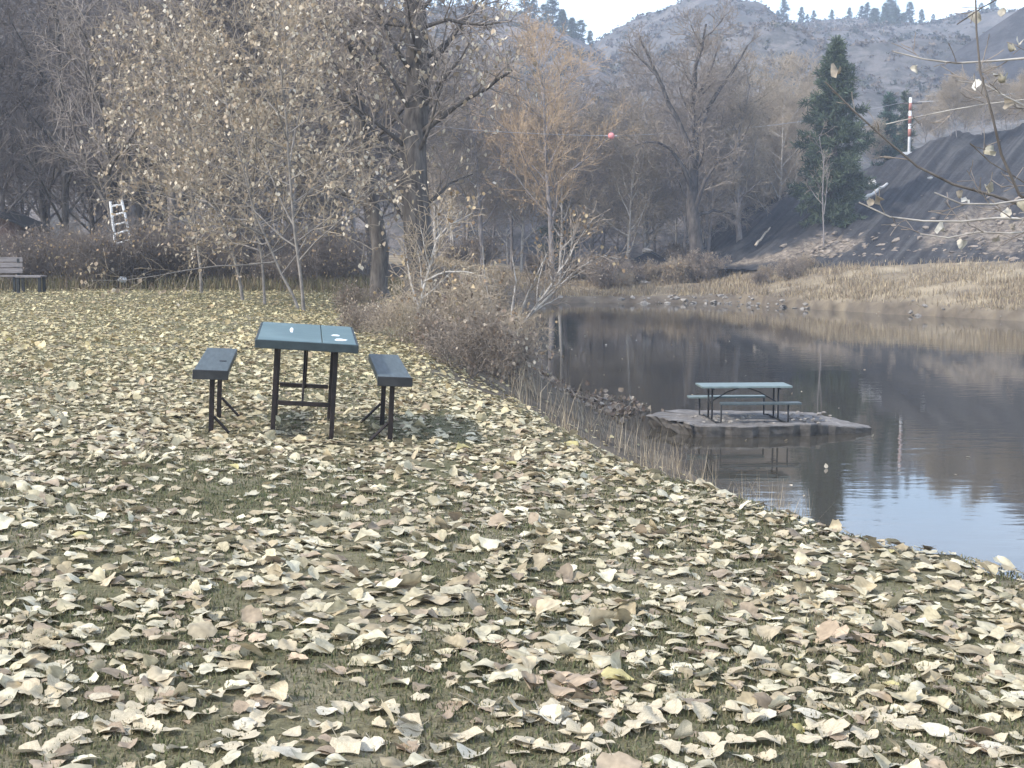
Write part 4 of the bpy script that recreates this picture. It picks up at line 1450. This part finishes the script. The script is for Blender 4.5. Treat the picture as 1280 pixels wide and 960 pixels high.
def dry_bank_grass():
    rng = np.random.default_rng(9)
    xs_, ys_, hs = [], [], []
    # clumps along the bank between crest and water
    C = []
    for _ in range(170):
        y = rng.uniform(13, 27)
        xc = np.interp(y, CR_Y, CR_X); xs = np.interp(y, SH_Y, SH_X)
        t = rng.uniform(0.2, 1.0)
        C.append((xc + (xs - xc) * t, y, t))
    for cx, cy, t in C:
        dense = math.exp(-((cy - 20) / 6.5) ** 2)
        if rng.random() > 0.1 + 0.42 * dense: continue
        m = rng.integers(5, 16)
        xs_.append(cx + rng.normal(0, 0.09, m)); ys_.append(cy + rng.normal(0, 0.09, m))
        hs.append(rng.uniform(0.2, 0.8, m) * (0.5 + 0.5 * dense))
    x = np.concatenate(xs_); y = np.concatenate(ys_); h = np.concatenate(hs)
    V, Fq, T = blades(x, y, ground(x, y) - 0.02, h, pal(rng, len(x), [(0.40, 0.33, 0.225), (0.33, 0.265, 0.18), (0.48, 0.41, 0.30), (0.24, 0.19, 0.13)]), rng, 0.33, 0.0032, 0.6)
    o = add('dry_grass', new_mesh('dry_grass', V, Fq, tint=T), M['blade'])
    tag(o, 'dry straw coloured grass on the near pond bank', 'grass', kind='stuff')
    # far bank meadow
    rng = np.random.default_rng(10)
    n = 90000
    x = rng.uniform(-6, 60, n)
    yf = np.interp(x, FAR_X, FAR_Y)
    y = yf + 0.9 + 1.2 * rng.random(n) * (1 + wob(x, x, 1.3)) + np.abs(rng.normal(0, 9, n))
    k = (y < np.interp(x, [0, 13, 20, 60], [112, 108, 92, 84])) & (np.abs(x) < 0.42 * y)
    pt = wob(x * 0.6, y * 0.5, 1.3) + 0.7 * wob(x + 4, y, 2.3) + rng.normal(0, 0.35, n)
    k &= pt > -0.15
    x, y = x[k], y[k]
    n = len(x)
    h = rng.uniform(0.12, 0.5, n)
    V, Fq, T = blades(x, y, ground(x, y) - 0.02, h, pal(rng, n, [(0.37, 0.295, 0.185), (0.43, 0.355, 0.23), (0.25, 0.195, 0.13), (0.30, 0.24, 0.16), (0.20, 0.15, 0.105)]), rng, 0.5, 0.018, 0.5)
    o = add('meadow_grass', new_mesh('meadow_grass', V, Fq, tint=T), M['blade'])
    tag(o, 'tall tawny grass covering the far bank', 'grass', kind='stuff')
    # weeds under the wood edge
    rng = np.random.default_rng(12)
    n = 26000
    y = rng.uniform(39, 48, n); x = rng.uniform(-22, -3, n)
    k = rng.random(n) < np.clip((y - 38.5) / 2.5, 0, 1)
    x, y = x[k], y[k]; n = len(x)
    V, Fq, T = blades(x, y, ground(x, y) - 0.02, rng.uniform(0.12, 0.5, n), pal(rng, n, [(0.17, 0.15, 0.08), (0.12, 0.115, 0.06), (0.22, 0.18, 0.11), (0.13, 0.10, 0.075)]), rng, 0.4, 0.011, 0.5)
    o = add('weeds', new_mesh('weeds', V, Fq, tint=T), M['blade'])
    tag(o, 'rank olive weeds along the foot of the wood', 'weeds', kind='stuff')


dry_bank_grass()


# ------------------------------------------------------------------ rocks
def rock_verts(rng, s, flat=0.6, sub=2):
    import bmesh
    bm = bmesh.new()
    bmesh.ops.create_icosphere(bm, subdivisions=sub, radius=1.0)
    off = Vector(rng.uniform(0, 50, 3))
    vs = []
    for v in bm.verts:
        q = v.co * (1 + (0.45 if sub == 2 else 0.9) * mnoise.noise(v.co * 1.1 + off) + 0.15 * mnoise.noise(v.co * 3 + off))
        vs.append((q.x * s, q.y * s * 0.8, q.z * s * flat))
    fs = [[v.index for v in f.verts] for f in bm.faces]
    bm.free()
    return vs, fs


def shore_stones():
    rng = np.random.default_rng(21)
    V, Fc = [], []
    for k in range(150):
        x = rng.uniform(1, 40)
        if rng.random() < 0.5: x = rng.uniform(8, 17)
        y = float(np.interp(x, FAR_X, FAR_Y)) + 0.5 * float(wob(np.array(x), np.array(x * 0.3), 0.9)) + abs(rng.normal(0, 0.8)) - 0.2
        s = 0.04 + 0.2 * rng.random() ** 2.5
        vs, fs = rock_verts(rng, s, 0.55, 1)
        n0 = len(V)
        z = max(gz(x, y), WATER)
        V += [(a + x, b + y, c + z) for a, b, c in vs]
        Fc += [[i + n0 for i in f] for f in fs]
    o = add('shore_gravel', new_mesh('shore_gravel', V, Fc), M['rock'])
    tag(o, 'pale stones strewn along the far waterline', 'stones', kind='stuff')


shore_stones()


def scree_rubble():
    rng = np.random.default_rng(23)
    V, Fc, = [], []
    for k in range(420):
        q = rng.random()
        if q < 0.4: pxx, t = rng.normal(1035, 34), abs(rng.normal(0.10, 0.10))
        elif q < 0.85: pxx, t = rng.normal(1240, 50), abs(rng.normal(0.15, 0.12))
        else: pxx, t = rng.uniform(930, 1280), abs(rng.normal(0.05, 0.06))
        b, r = scree_depths(pxx)
        p = W(pxx, np.interp(pxx, SCREE_PX, SCREE_BASE), b).lerp(W(pxx, np.interp(pxx, SCREE_PX, SCREE_RIDGE), r), t)
        vs, fs = rock_verts(rng, 0.05 + 0.2 * rng.random() ** 2.5, rng.uniform(0.3, 0.8), 1)
        an_ = rng.uniform(-0.2, 1.0); ca_, sa_ = math.cos(an_), math.sin(an_)
        vs = [(a * 1.5 * ca_ - c * sa_, bb, a * 1.5 * sa_ * 0.7 + c * ca_) for a, bb, c in vs]
        n0 = len(V)
        V += [(a + p.x, bb + p.y, cc + p.z) for a, bb, cc in vs]
        Fc += [[i + n0 for i in f] for f in fs]
    o = add('rubble', new_mesh('rubble', V, Fc), simple_mat('rubble_brown', (0.11, 0.09, 0.075), (0.33, 0.275, 0.22), 1.2, 0.95, 0.3))
    tag(o, 'brown broken rubble along the toe of the scree', 'rubble', kind='stuff')


scree_rubble()


def boulder(pxx, pyy, d, s, mat, label, flat=0.6, seed=1, rz=0.0):
    rng = np.random.default_rng(seed)
    vs, fs = rock_verts(rng, s, flat)
    o = add('boulder', new_mesh('boulder', vs, fs, smooth=False), mat)
    o.location = W(pxx, pyy, d)
    o.rotation_euler = (0, 0, rz)
    tag(o, label, 'boulder')
    return o


def scree_point(pxx, t):
    b, r = scree_depths(pxx)
    return W(pxx, np.interp(pxx, SCREE_PX, SCREE_BASE), b).lerp(W(pxx, np.interp(pxx, SCREE_PX, SCREE_RIDGE), r), t)


def scree_boulder(pxx, t, s, label, seed, flat=0.5):
    o = boulder(0, 0, 10, s, M['pale_rock'], label, flat, seed)
    o.location = scree_point(pxx, t) + Vector((0, -0.3, 0.25))
    return o


scree_boulder(1089, 0.78, 0.32, 'pale upright boulder on the scree above the long pale log', 31, 1.0)
scree_boulder(1161, 0.6, 0.2, 'small pale boulder resting high on the scree', 32)


def pale_log(p0, p1, r, label, mat=None):
    mid = (Vector(p0) + Vector(p1)) / 2
    mb = MB()
    n = 6
    mb.tube([Vector(p0).lerp(Vector(p1), i / n) - mid + Vector((0, 0, 0.06 * math.sin(i * 2.1))) for i in range(n + 1)], [r * (1.1 - 0.5 * i / n) for i in range(n + 1)], 8)
    o = mb.build('log', mat or M['log'], smooth=True)
    o.location = mid
    tag(o, label, 'log')


up = Vector((0, -0.2, 0.25))
pale_log(scree_point(1080, 0.60) + up, scree_point(1108, 0.70) + up, 0.15, 'thick pale log lying on the scree beside the tall pine', M['pale_rock'])
pale_log(scree_point(944, 0.30) + up, scree_point(962, 0.55) + up, 0.09, 'thin pale branch lying on the dark left part of the scree')
p = on_ground(808, 97); boulder(808, 313, 97, 0.36, M['rock'], 'pale boulder on the far bank below the dark shed', 0.5, 41).location.z = max(p.z + 0.2, W(808, 313, 97).z)
boulder(806, 322, 95, 0.42, M['rock'], 'grey flat boulder just below the pale one', 0.4, 42).location.z = gz(W(806, 322, 95).x, 95) + 0.15


# ------------------------------------------------------------------ furniture
def ground_rot(x, y, yaw):
    """tilt with the lawn"""
    from mathutils import Matrix
    e = 0.5
    z0 = gz(x, y)
    gx_ = (gz(x + e, y) - gz(x - e, y)) / (2 * e)
    gy_ = (gz(x, y + e) - gz(x, y - e)) / (2 * e)
    nrm = Vector((-gx_, -gy_, 1)).normalized()
    fwd = Vector((-math.sin(yaw), math.cos(yaw), 0))
    rt = fwd.cross(nrm).normalized()
    fwd = nrm.cross(rt).normalized()
    return Matrix((rt, fwd, nrm)).transposed()


def picnic_table():
    d = 11.4
    x = W(374, 330, d).x
    y = d
    yaw = math.radians(8.6)
    Rm = ground_rot(x, y, yaw)
    from mathutils import Matrix
    R2 = Matrix.Rotation(yaw, 3, 'Z') @ Matrix.Rotation(math.radians(4.0), 3, 'Y') @ Matrix.Rotation(math.radians(1.9), 3, 'X')
    root = thing('picnic_table', 'square legged picnic table with blue green top on the lawn between two benches', 'table', (x, y, gz(x, y)), R2.to_euler())
    H = 0.825
    wd, ln = 0.77, 1.46
    top = MB()
    for k, (y0, y1) in enumerate(((-0.5, 0.5),)):
        pass
    # three boards across, running lengthwise, seam between
    for x0, x1 in ((-wd / 2, 0.115), (0.121, wd / 2)):
        top.box(((x0 + x1) / 2, 0, H - 0.022), (x1 - x0, ln, 0.044))
    t = top.build('tabletop', M['tabletop'], root, bevel=0.006)
    edge = MB()
    edge.box((0, -ln / 2 - 0.012, H - 0.036), (wd + 0.03, 0.024, 0.066))
    edge.box((0, ln / 2 + 0.012, H - 0.036), (wd + 0.03, 0.024, 0.066))
    edge.box((-wd / 2 - 0.010, 0, H - 0.038), (0.020, ln, 0.062))
    edge.box((wd / 2 + 0.010, 0, H - 0.038), (0.020, ln, 0.062))
    edge.build('edge_rail', M['edge_green'], root, bevel=0.004)
    # bird droppings on the top
    for (sx, sy, a, b) in ((-0.13, 0.12, 0.016, 0.24), (0.27, -0.45, 0.055, 0.075), (0.235, -0.12, 0.035, 0.05)):
        mb = MB()
        n = 14
        ring = []
        rr = random.Random(int(a * 1000))
        for i in range(n):
            an = 2 * PI * i / n
            q = rr.uniform(0.7, 1.2)
            ring.append(Vector((sx + a * q * math.cos(an), sy + b * q * math.sin(an), H + 0.0)))
        for p_ in ring: mb.v.append(p_)
        for p_ in ring: mb.v.append(Vector((sx + (p_.x - sx) * 0.7, sy + (p_.y - sy) * 0.7, H + 0.004)))
        for i in range(n):
            j = (i + 1) % n
            mb.f.append([i, j, n + j, n + i])
        mb.f.append([n + i for i in range(n)])
        mb.build('stain', M['dropping'], t)
    lx, ly = 0.235, 0.53
    for sx in (-1, 1):
        for sy in (-1, 1):
            mb = MB().box((sx * lx, sy * ly, (H - 0.05) / 2 - 0.05), (0.037, 0.037, H - 0.05 + 0.1))
            mb.build('leg', M['steel'], root, bevel=0.004)
    for z in (0.30,):
        mb = MB().box((0, -ly, z), (2 * lx - 0.05, 0.034, 0.034))
        mb.build('crossbar', M['steel'], root, bevel=0.003)
    for z in (0.30,):
        mb = MB().box((0, ly, z), (2 * lx - 0.05, 0.034, 0.034))
        mb.build('crossbar', M['steel'], root, bevel=0.003)
    mb = MB().tube([(-0.01, -ly, 0.28), (-0.01, 0, H - 0.06)], 0.009, 8)
    mb.build('brace', M['steel'], root)
    mb = MB().tube([(0.01, ly, 0.28), (0.01, 0.02, H - 0.06)], 0.009, 8)
    mb.build('brace', M['steel'], root)


def side_bench(px_c, d, yaw, label, inner, roll, wid=0.265, knot=None, ln=1.42, h=0.58, dark=True):
    from mathutils import Matrix
    x = W(px_c, 330, d).x
    Rm = Matrix.Rotation(math.radians(yaw), 3, 'Z') @ Matrix.Rotation(math.radians(roll), 3, 'Y') @ Matrix.Rotation(math.radians(2.6), 3, 'X')
    root = thing('bench', label, 'bench', (x, d, gz(x, d)), Rm.to_euler(), group='backless benches beside the picnic table')
    seat = MB().box((0, 0, h - 0.03), (wid, ln, 0.06)).build('seat', M['seat_slate'], root, bevel=0.008)
    if knot:
        MB().tube([(knot[0], knot[1], h - 0.002), (knot[0], knot[1], h + 0.004)], 0.03, 10).build('bolt', M['steel_black'], seat)
    MB().box((0, -ln / 2 - 0.012, h - 0.035), (wid + 0.012, 0.022, 0.075)).build('end_rail', M['steel_black'], root, bevel=0.004)
    for sy in (-0.48, 0.48):
        MB().box((-0.0 * inner, sy, (h - 0.06) / 2 - 0.05), (0.040, 0.040, h - 0.06 + 0.1)).build('leg', M['steel'], root, bevel=0.004)
        MB().tube([(0.02 * inner, sy, 0.17), (0.21 * inner, sy, -0.03)], 0.012, 8).build('brace', M['steel'], root)
    return root


picnic_table()
side_bench(264, 11.4, 8.4, 'dark slate topped bench on the left of the lawn picnic table', 1, 3.0, knot=(0.06, -0.15))
side_bench(480, 11.4, 9.2, 'dark slate topped bench on the right of the lawn picnic table, by the thicket', -1, 3.0)


# concrete slab in the pond with its picnic table ---------------------------
def slab():
    d0 = 27.2
    z = -2.21
    # outline in plan: pixel column, distance
    OUT = [(813, 28.9), (832, 28.4), (850, 28.0), (868, 27.6), (884, 27.45), (930, 27.45), (985, 27.6), (1035, 27.8), (1072, 28.0), (1096, 28.3), (1066, 28.8), (1020, 29.6), (960, 29.9), (890, 30.0), (845, 29.8), (820, 29.4)]
    cen = Vector((W(940, 330, 28.5).x, 28.5, z))
    rng = random.Random(3)
    ring = []
    n = len(OUT)
    pts = []
    for i in range(n):
        a, b = OUT[i], OUT[(i + 1) % n]
        for k in range(5):
            t = k / 5
            pp, dd = a[0] + (b[0] - a[0]) * t, a[1] + (b[1] - a[1]) * t
            pts.append((W(pp, 330, dd).x - cen.x + rng.gauss(0, 0.025), dd - 28.5 + rng.gauss(0, 0.03), pp))
    m = len(pts)
    mb = MB()
    lay = [(0.99, 0.0), (1.0, -0.025), (0.995, -0.10), (0.99, -0.19), (0.97, -0.30), (0.9, -0.9)]
    for s, dz in lay:
        for i, (a, b, pp) in enumerate(pts):
            ragged = 0.03 if pp < 872 else 0.006
            tip = max(0.0, (pp - 1020) / 70) * 0.13
            sag = -tip + (0.03 if pp < 870 else 0)
            under = 1.0
            mb.v.append(Vector((a * s * under + rng.gauss(0, ragged), b * s + rng.gauss(0, ragged), dz + sag + rng.gauss(0, 0.005))))
    for l in range(len(lay) - 1):
        for i in range(m):
            j = (i + 1) % m
            mb.f.append([l * m + i, (l + 1) * m + i, (l + 1) * m + j, l * m + j])
    # inner rings for a slightly uneven top
    c0 = len(mb.v)
    for s in (0.7, 0.4):
        for i, (a, b, pp) in enumerate(pts):
            mb.v.append(Vector((a * s, b * s, rng.gauss(0, 0.012) - max(0.0, (pp - 1020) / 70) * 0.06)))
    for i in range(m):
        j = (i + 1) % m
        mb.f.append([i, j, c0 + j, c0 + i])
        mb.f.append([c0 + i, c0 + j, c0 + m + j, c0 + m + i])
    mb.v.append(Vector((0, 0, 0)))
    for i in range(m):
        j = (i + 1) % m
        mb.f.append([c0 + m + i, c0 + m + j, len(mb.v) - 1])
    o = mb.build('concrete_slab', M['concrete'])
    o.data.materials.append(simple_mat('wet_shaded_concrete', (0.035, 0.032, 0.028), (0.10, 0.09, 0.08), 6, 0.7, 0.5))  # side colour holds waterline damp plus painted shade for the sunlit front
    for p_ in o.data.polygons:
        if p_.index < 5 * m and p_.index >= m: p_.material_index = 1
    o.location = cen
    tag(o, 'broken concrete slab standing in the pond under a picnic table', 'slab')
    # rubble flakes on the slab
    r2 = np.random.default_rng(44)
    V, Fc = [], []
    for k in range(70):
        pp, dd = r2.uniform(865, 1045), r2.uniform(27.75, 29.7)
        vs, fs = rock_verts(r2, r2.uniform(0.018, 0.06), 0.5)
        n0 = len(V)
        xx = W(pp, 330, dd).x
        V += [(a + xx, b + dd, c + z + 0.005) for a, b, c in vs]
        Fc += [[i + n0 for i in f] for f in fs]
    o = add('rubble', new_mesh('rubble', V, Fc), M['rock'])
    tag(o, 'small stones scattered on the slab in the pond', 'stones', kind='stuff')
    return z


def pond_table(z):
    d = 28.45
    x = W(932, 330, d).x
    yaw = math.radians(3.5)
    root = thing('picnic_table', 'pale topped picnic table with joined benches on the slab in the pond', 'table', (x, d, z), (0, 0, yaw))
    H = 0.74
    L_ = 1.90
    tp = MB()
    for k in range(3):
        tp.box((0, -0.25 + 0.25 * k, H - 0.02), (L_, 0.242, 0.04))
    tp.build('tabletop', M['pale_green'], root, bevel=0.004)
    for sy in (-1, 1):
        MB().box((0.22 * (1 if sy < 0 else -1), sy * 0.62, 0.43 - 0.02), (1.66, 0.25, 0.04)).build('seat', M['pale_green'] if sy > 0 else M['seat_slate'], root, bevel=0.004)
    for sx in (-1, 1):
        X = sx * 0.70
        fr = MB()
        fr.tube([(X, -0.19, 0.0), (X, -0.19, H - 0.045)], 0.019, 8)
        fr.tube([(X, 0.19, 0.0), (X, 0.19, H - 0.045)], 0.019, 8)
        fr.tube([(X, -0.19, 0.36), (X, 0.19, 0.36)], 0.016, 8)
        fr.tube([(X, -0.36, H - 0.062), (X, 0.36, H - 0.062)], 0.016, 8)
        fr.tube([(X, -0.62, 0.02), (X, 0.62, 0.02)], 0.019, 8)
        for sy in (-1, 1):
            xo = X + 0.10 * (1 if sy < 0 else -1)
            fr.tube([(X, sy * 0.58, 0.02), (xo, sy * 0.62, 0.02), (xo, sy * 0.62, 0.39)], 0.018, 8)
        fr.build('frame', M['steel_black'], root, smooth=True)
        MB().tube([(X * 0.22, 0, H - 0.05), (X * 0.98, 0, 0.36)], 0.012, 6).build('brace', M['steel_black'], root) if False else None
        MB().tube([(sx * 0.03, 0, H - 0.055), (sx * 0.34, 0, H - 0.16), (X, 0, 0.37)], 0.012, 6).build('brace', M['steel_black'], root)


pond_table(slab())


# debris at the near waterline
def debris():
    rng = np.random.default_rng(55)
    P = []
    for (a, d, sx, sy, n) in ((745, 32.5, 0.5, 1.0, 260), (775, 31.5, 0.35, 0.3, 90), (720, 34, 0.5, 1.2, 160)):
        cx = W(a, 330, d).x
        for _ in range(n):
            x = cx + rng.normal(0, sx); y = d + rng.normal(0, sy)
            P.append((x, y, max(gz(x, y), WATER) + rng.uniform(0, 0.08)))
    V, Fq, T = leaf_cloud(P, 0.12, DRY + [(0.3, 0.26, 0.22)], rng, 4, False, 1.2)
    o = add('leaf_litter', new_mesh('leaf_litter', V, Fq, tint=T), M['leaf'])
    tag(o, 'dark sodden leaf litter at the near waterline', 'litter', kind='stuff')
    # floating specks
    P = []
    for _ in range(60):
        y = rng.uniform(19, 60); x = np.interp(y, SH_Y, SH_X) + abs(rng.normal(0, 5)) + 0.2
        P.append((x, y, WATER + 0.01))
    V, Fq, T = leaf_cloud(P, 0.07, CREAM, rng, 4, False, 0.25)
    o = add('floating_leaves', new_mesh('floating_leaves', V, Fq, tint=T), M['leaf'])
    tag(o, 'pale leaves floating on the pond', 'leaves', kind='stuff')


debris()


# far benches at the left edge
def far_benches():
    d = 38.6
    sc = F / d
    p = on_ground(-6, d)
    root = thing('park_bench', 'weathered slatted park bench with backrest at the left edge of the lawn', 'bench', p, (0, 0, math.radians(4)))
    w = 1.5
    for k in range(3):
        MB().box((0, 0.02 + 0.02 * k, 0.60 + 0.155 * k), (w, 0.03, 0.13)).build('backrest_slat', M['weathered'], root, bevel=0.004)
    for k in range(3):
        MB().box((0, -0.40 + 0.15 * k, 0.45), (w, 0.13, 0.035)).build('seat_slat', M['weathered'], root, bevel=0.004)
    for sx in (-0.62, 0.62):
        mb = MB()
        mb.box((sx, -0.38, 0.19), (0.06, 0.06, 0.48))
        mb.box((sx, 0.06, 0.44), (0.06, 0.05, 1.0))
        mb.box((sx, -0.18, 0.405), (0.05, 0.44, 0.05))
        mb.build('bench_frame', M['steel_black'], root)
    p = on_ground(38, d - 0.6)
    root = thing('low_table', 'low weathered table with dark legs beside the park bench', 'table', p, (0, 0, math.radians(3)))
    for k in range(3):
        MB().box((0, -0.2 + 0.2 * k, 0.45), (0.70, 0.19, 0.05)).build('top_board', M['weathered'], root, bevel=0.004)
    for sx in (-0.29, 0.29):
        for sy in (-0.22, 0.22):
            MB().box((sx, sy, 0.19), (0.075, 0.075, 0.47)).build('leg', M['steel_black'], root)


far_benches()


def ladder():
    d = 41.85
    a0, a1 = W(145, 311, d - 0.12), W(138, 252, d)
    b0, b1 = W(165, 305, d - 0.12), W(152, 250, d)
    base = (a0 + b0) / 2
    root = thing('ladder', 'short white wooden ladder fixed up the dark forked tree at the wood edge', 'ladder', base)
    for q0, q1 in ((a0, a1), (b0, b1)):
        dn = q0 - (q1 - q0).normalized() * 0.05
        MB().tube([dn - base, q1 - base], 0.042, 6).build('rail', M['white_paint'], root)
    for k in range(5):
        t = 0.1 + 0.2 * k
        MB().tube([a0.lerp(a1, t) - base, b0.lerp(b1, t + 0.02 * (k % 2)) - base], 0.032, 6).build('rung', M['white_paint'], root)
    p = on_ground(153, 40.6)
    vs, fs = rock_verts(np.random.default_rng(61), 0.13, 0.8)
    o = add('plastic_bag', new_mesh('plastic_bag', vs, fs, smooth=True), M['white_paint'])
    o.location = p + Vector((0, 0, 0.28))
    tag(o, 'crumpled white bag on the ground below the white ladder', 'bag')


ladder()


def gable_house(name, label, loc, w, l, h, rh, wall, roof, rz, door=True):
    root = thing(name, label, 'shed', loc, (0, 0, rz))
    mb = MB()
    x, y = w / 2, l / 2
    mb.v += [Vector(v) for v in ((-x, -y, -0.5), (x, -y, -0.5), (x, y, -0.5), (-x, y, -0.5), (-x, -y, h), (x, -y, h), (x, y, h), (-x, y, h), (0, -y, h + rh), (0, y, h + rh))]
    mb.f += [[0, 1, 5, 8, 4], [1, 2, 6, 5], [2, 3, 7, 9, 6], [3, 0, 4, 7], [0, 3, 2, 1]]
    mb.build('wall', wall, root)
    ov = 0.3
    from mathutils import Matrix
    for s in (-1, 1):
        an = math.atan2(rh, x)
        ln = math.hypot(x, rh) + ov
        q = Matrix.Rotation(s * an, 3, 'Y')
        c = Vector((s * (x + ov * math.cos(an)) / 2, 0, h + rh - (ln / 2) * math.sin(an) + 0.06))
        MB().box(c, (ln, l + 2 * ov, 0.08), q).build('roof', roof, root)
    if door:
        dr = MB().box((-0.1, -y - 0.02, 0.9), (0.9, 0.05, 1.9)).build('door', roof, root)
        MB().box((0.25, -y - 0.06, 0.95), (0.06, 0.05, 0.14)).build('handle', M['cable'], dr)
    return root


p = on_ground(-22, 56)
gable_house('shed', 'dull brown shed half hidden in the wood at the left edge', p, 4.2, 4.0, 2.0, 0.9, M['red_wall'], M['dark_roof'], 0.1)
p = on_ground(812, 102)
gable_house('shed', 'dark gabled shed in the brush on the far bank', (p.x, p.y, p.z + 0.2), 3.6, 3.5, 0.9, 0.95, M['grey_board'], M['dark_roof'], -0.15, door=False)


def pole_and_line():
    d = 121
    top = W(1137, 122, d); bot = W(1136, 196, d)
    root = thing('utility_pole', 'red and white banded pole above the scree', 'pole', bot)
    h = (top - bot).length
    MB().tube([(0, 0, -1.2), (0, 0, h)], 0.13, 10).build('post', M['white_paint'], root, smooth=True)
    for k in range(3):
        z0 = h * (0.34 + 0.22 * k)
        MB().tube([(0, 0, z0), (0, 0, z0 + h * 0.13)], 0.145, 10).build('band', M['orange_red'], root, smooth=True)
    MB().box((0, 0, h - 0.5), (2.0, 0.12, 0.14)).build('crossarm', M['bark_dark'], root)
    MB().box((0, -0.1, 0.1), (1.3, 0.5, 0.6)).build('cabinet', M['white_paint'], root, bevel=0.02)
    # the span carrying the warning ball
    a = bot + Vector((-0.6, 0, h - 0.4))
    ball = W(764, 170, 94)
    e = W(300, 120, 86)
    pts = []
    for k in range(21):
        t = k / 20
        q = a.lerp(ball, t); q.z -= 0.6 * math.sin(t * PI)
        pts.append(q)
    for k in range(1, 21):
        t = k / 20
        q = ball.lerp(e, t); q.z -= 0.6 * math.sin(t * PI)
        pts.append(q)
    o = MB().tube([q - a for q in pts], 0.02, 5).build('cable', M['cable'], smooth=True)
    o.location = a
    tag(o, 'thin cable strung over the pond between the pole and the wood', 'cable')
    import bmesh
    bm = bmesh.new()
    bmesh.ops.create_uvsphere(bm, u_segments=20, v_segments=12, radius=0.23)
    me = bpy.data.meshes.new('marker_ball'); bm.to_mesh(me); bm.free()
    me.polygons.foreach_set('use_smooth', np.ones(len(me.polygons), dtype=bool))
    b = add('marker_ball', me, M['pink'])
    b.location = ball
    tag(b, 'small pink warning ball on the cable over the far bank', 'marker ball')
    MB().tube([(-0.42, 0, 0), (0.42, 0, 0)], 0.05, 8).build('clamp', M['cable'], b)
    # second span to the right
    b2 = bot + Vector((0.6, 0, h - 0.4))
    e2 = W(1500, 60, 112)
    o = MB().tube([b2.lerp(e2, k / 16) - Vector((0, 0, 0.9 * math.sin(k / 16 * PI))) - b2 for k in range(17)], 0.035, 5).build('cable', M['cable'], smooth=True)
    o.location = b2
    tag(o, 'pale cable running right from the red and white pole', 'cable')


pole_and_line()

# ------------------------------------------------------------------ haze
def haze():
    mb = MB()
    x0, x1, y0, y1, z0, z1 = -1000, 1000, -60, 960, -8, 150
    mb.box(((x0 + x1) / 2, (y0 + y1) / 2, (z0 + z1) / 2), (x1 - x0, y1 - y0, z1 - z0))
    m, nt, out = mat_new('haze')
    v = N(nt, 'ShaderNodeVolumePrincipled')
    v.inputs['Color'].default_value = (0.70, 0.81, 1.0, 1)
    v.inputs['Density'].default_value = HAZE
    nt.links.new(v.outputs[0], out.inputs['Volume'])
    o = mb.build('haze', m)
    tag(o, 'thin blue haze in the valley air', 'haze', kind='stuff')


HAZE = 0.0008
haze()

# ------------------------------------------------------------------ light, sky, camera
world = bpy.data.worlds.new('World')
SC.world = world
world.use_nodes = True
nt = world.node_tree
nt.nodes.clear()
SUN_EL, SUN_AZ = math.radians(40), math.radians(-118)   # azimuth from +y, clockwise positive -> from the left, a little behind
sky = N(nt, 'ShaderNodeTexSky')
sky.sky_type = 'NISHITA'
sky.sun_disc = False
sky.sun_elevation = SUN_EL
sky.sun_rotation = SUN_AZ
sky.air_density = 1.0
sky.dust_density = 0.8
tcw = N(nt, 'ShaderNodeTexCoord')
mpw = N(nt, 'ShaderNodeMapping')
mpw.inputs['Scale'].default_value = (1.2, 1.2, 3.5)
nt.links.new(tcw.outputs['Generated'], mpw.inputs[0])
cl = N(nt, 'ShaderNodeTexNoise', Scale=2.2, Detail=6.0, Roughness=0.55)
nt.links.new(mpw.outputs[0], cl.inputs['Vector'])
clr = ramp(nt, [(0.40, (0.05,) * 3), (0.70, (0.5,) * 3)])
nt.links.new(cl.outputs['Fac'], clr.inputs[0])
cm = mix(nt, clr.outputs[0], sky.outputs[0], (9.0, 9.3, 9.8))
bg = N(nt, 'ShaderNodeBackground', Strength=0.14)
nt.links.new(cm, bg.inputs[0])
ow = N(nt, 'ShaderNodeOutputWorld')
nt.links.new(bg.outputs[0], ow.inputs[0])

sl = bpy.data.lights.new('sun', 'SUN')
sl.energy = 2.2
sl.angle = math.radians(4)
sl.color = (1.0, 0.94, 0.85)
so = bpy.data.objects.new('sun', sl)
COL.objects.link(so)
dirv = Vector((math.sin(SUN_AZ) * math.cos(SUN_EL), math.cos(SUN_AZ) * math.cos(SUN_EL), math.sin(SUN_EL)))
so.rotation_euler = dirv.to_track_quat('Z', 'Y').to_euler()
so.location = dirv * 50

cam = bpy.data.cameras.new('camera')
cam.sensor_width = 36
cam.lens = F / 1280 * 36
cam.clip_start = 0.05
cam.clip_end = 5000
co = bpy.data.objects.new('camera', cam)
COL.objects.link(co)
co.location = (0, 0, CAMZ)
co.rotation_euler = (PI / 2 - PITCH, 0, 0)
SC.camera = co

SC.view_settings.view_transform = 'Standard'
SC.view_settings.look = 'None'
SC.view_settings.exposure = 1.45
SC.view_settings.gamma = 1.0
SC.render.film_transparent = False
SC.cycles.max_bounces = 6
SC.cycles.diffuse_bounces = 3
SC.cycles.glossy_bounces = 3
SC.cycles.transmission_bounces = 3
SC.cycles.volume_bounces = 1
SC.cycles.use_denoising = True
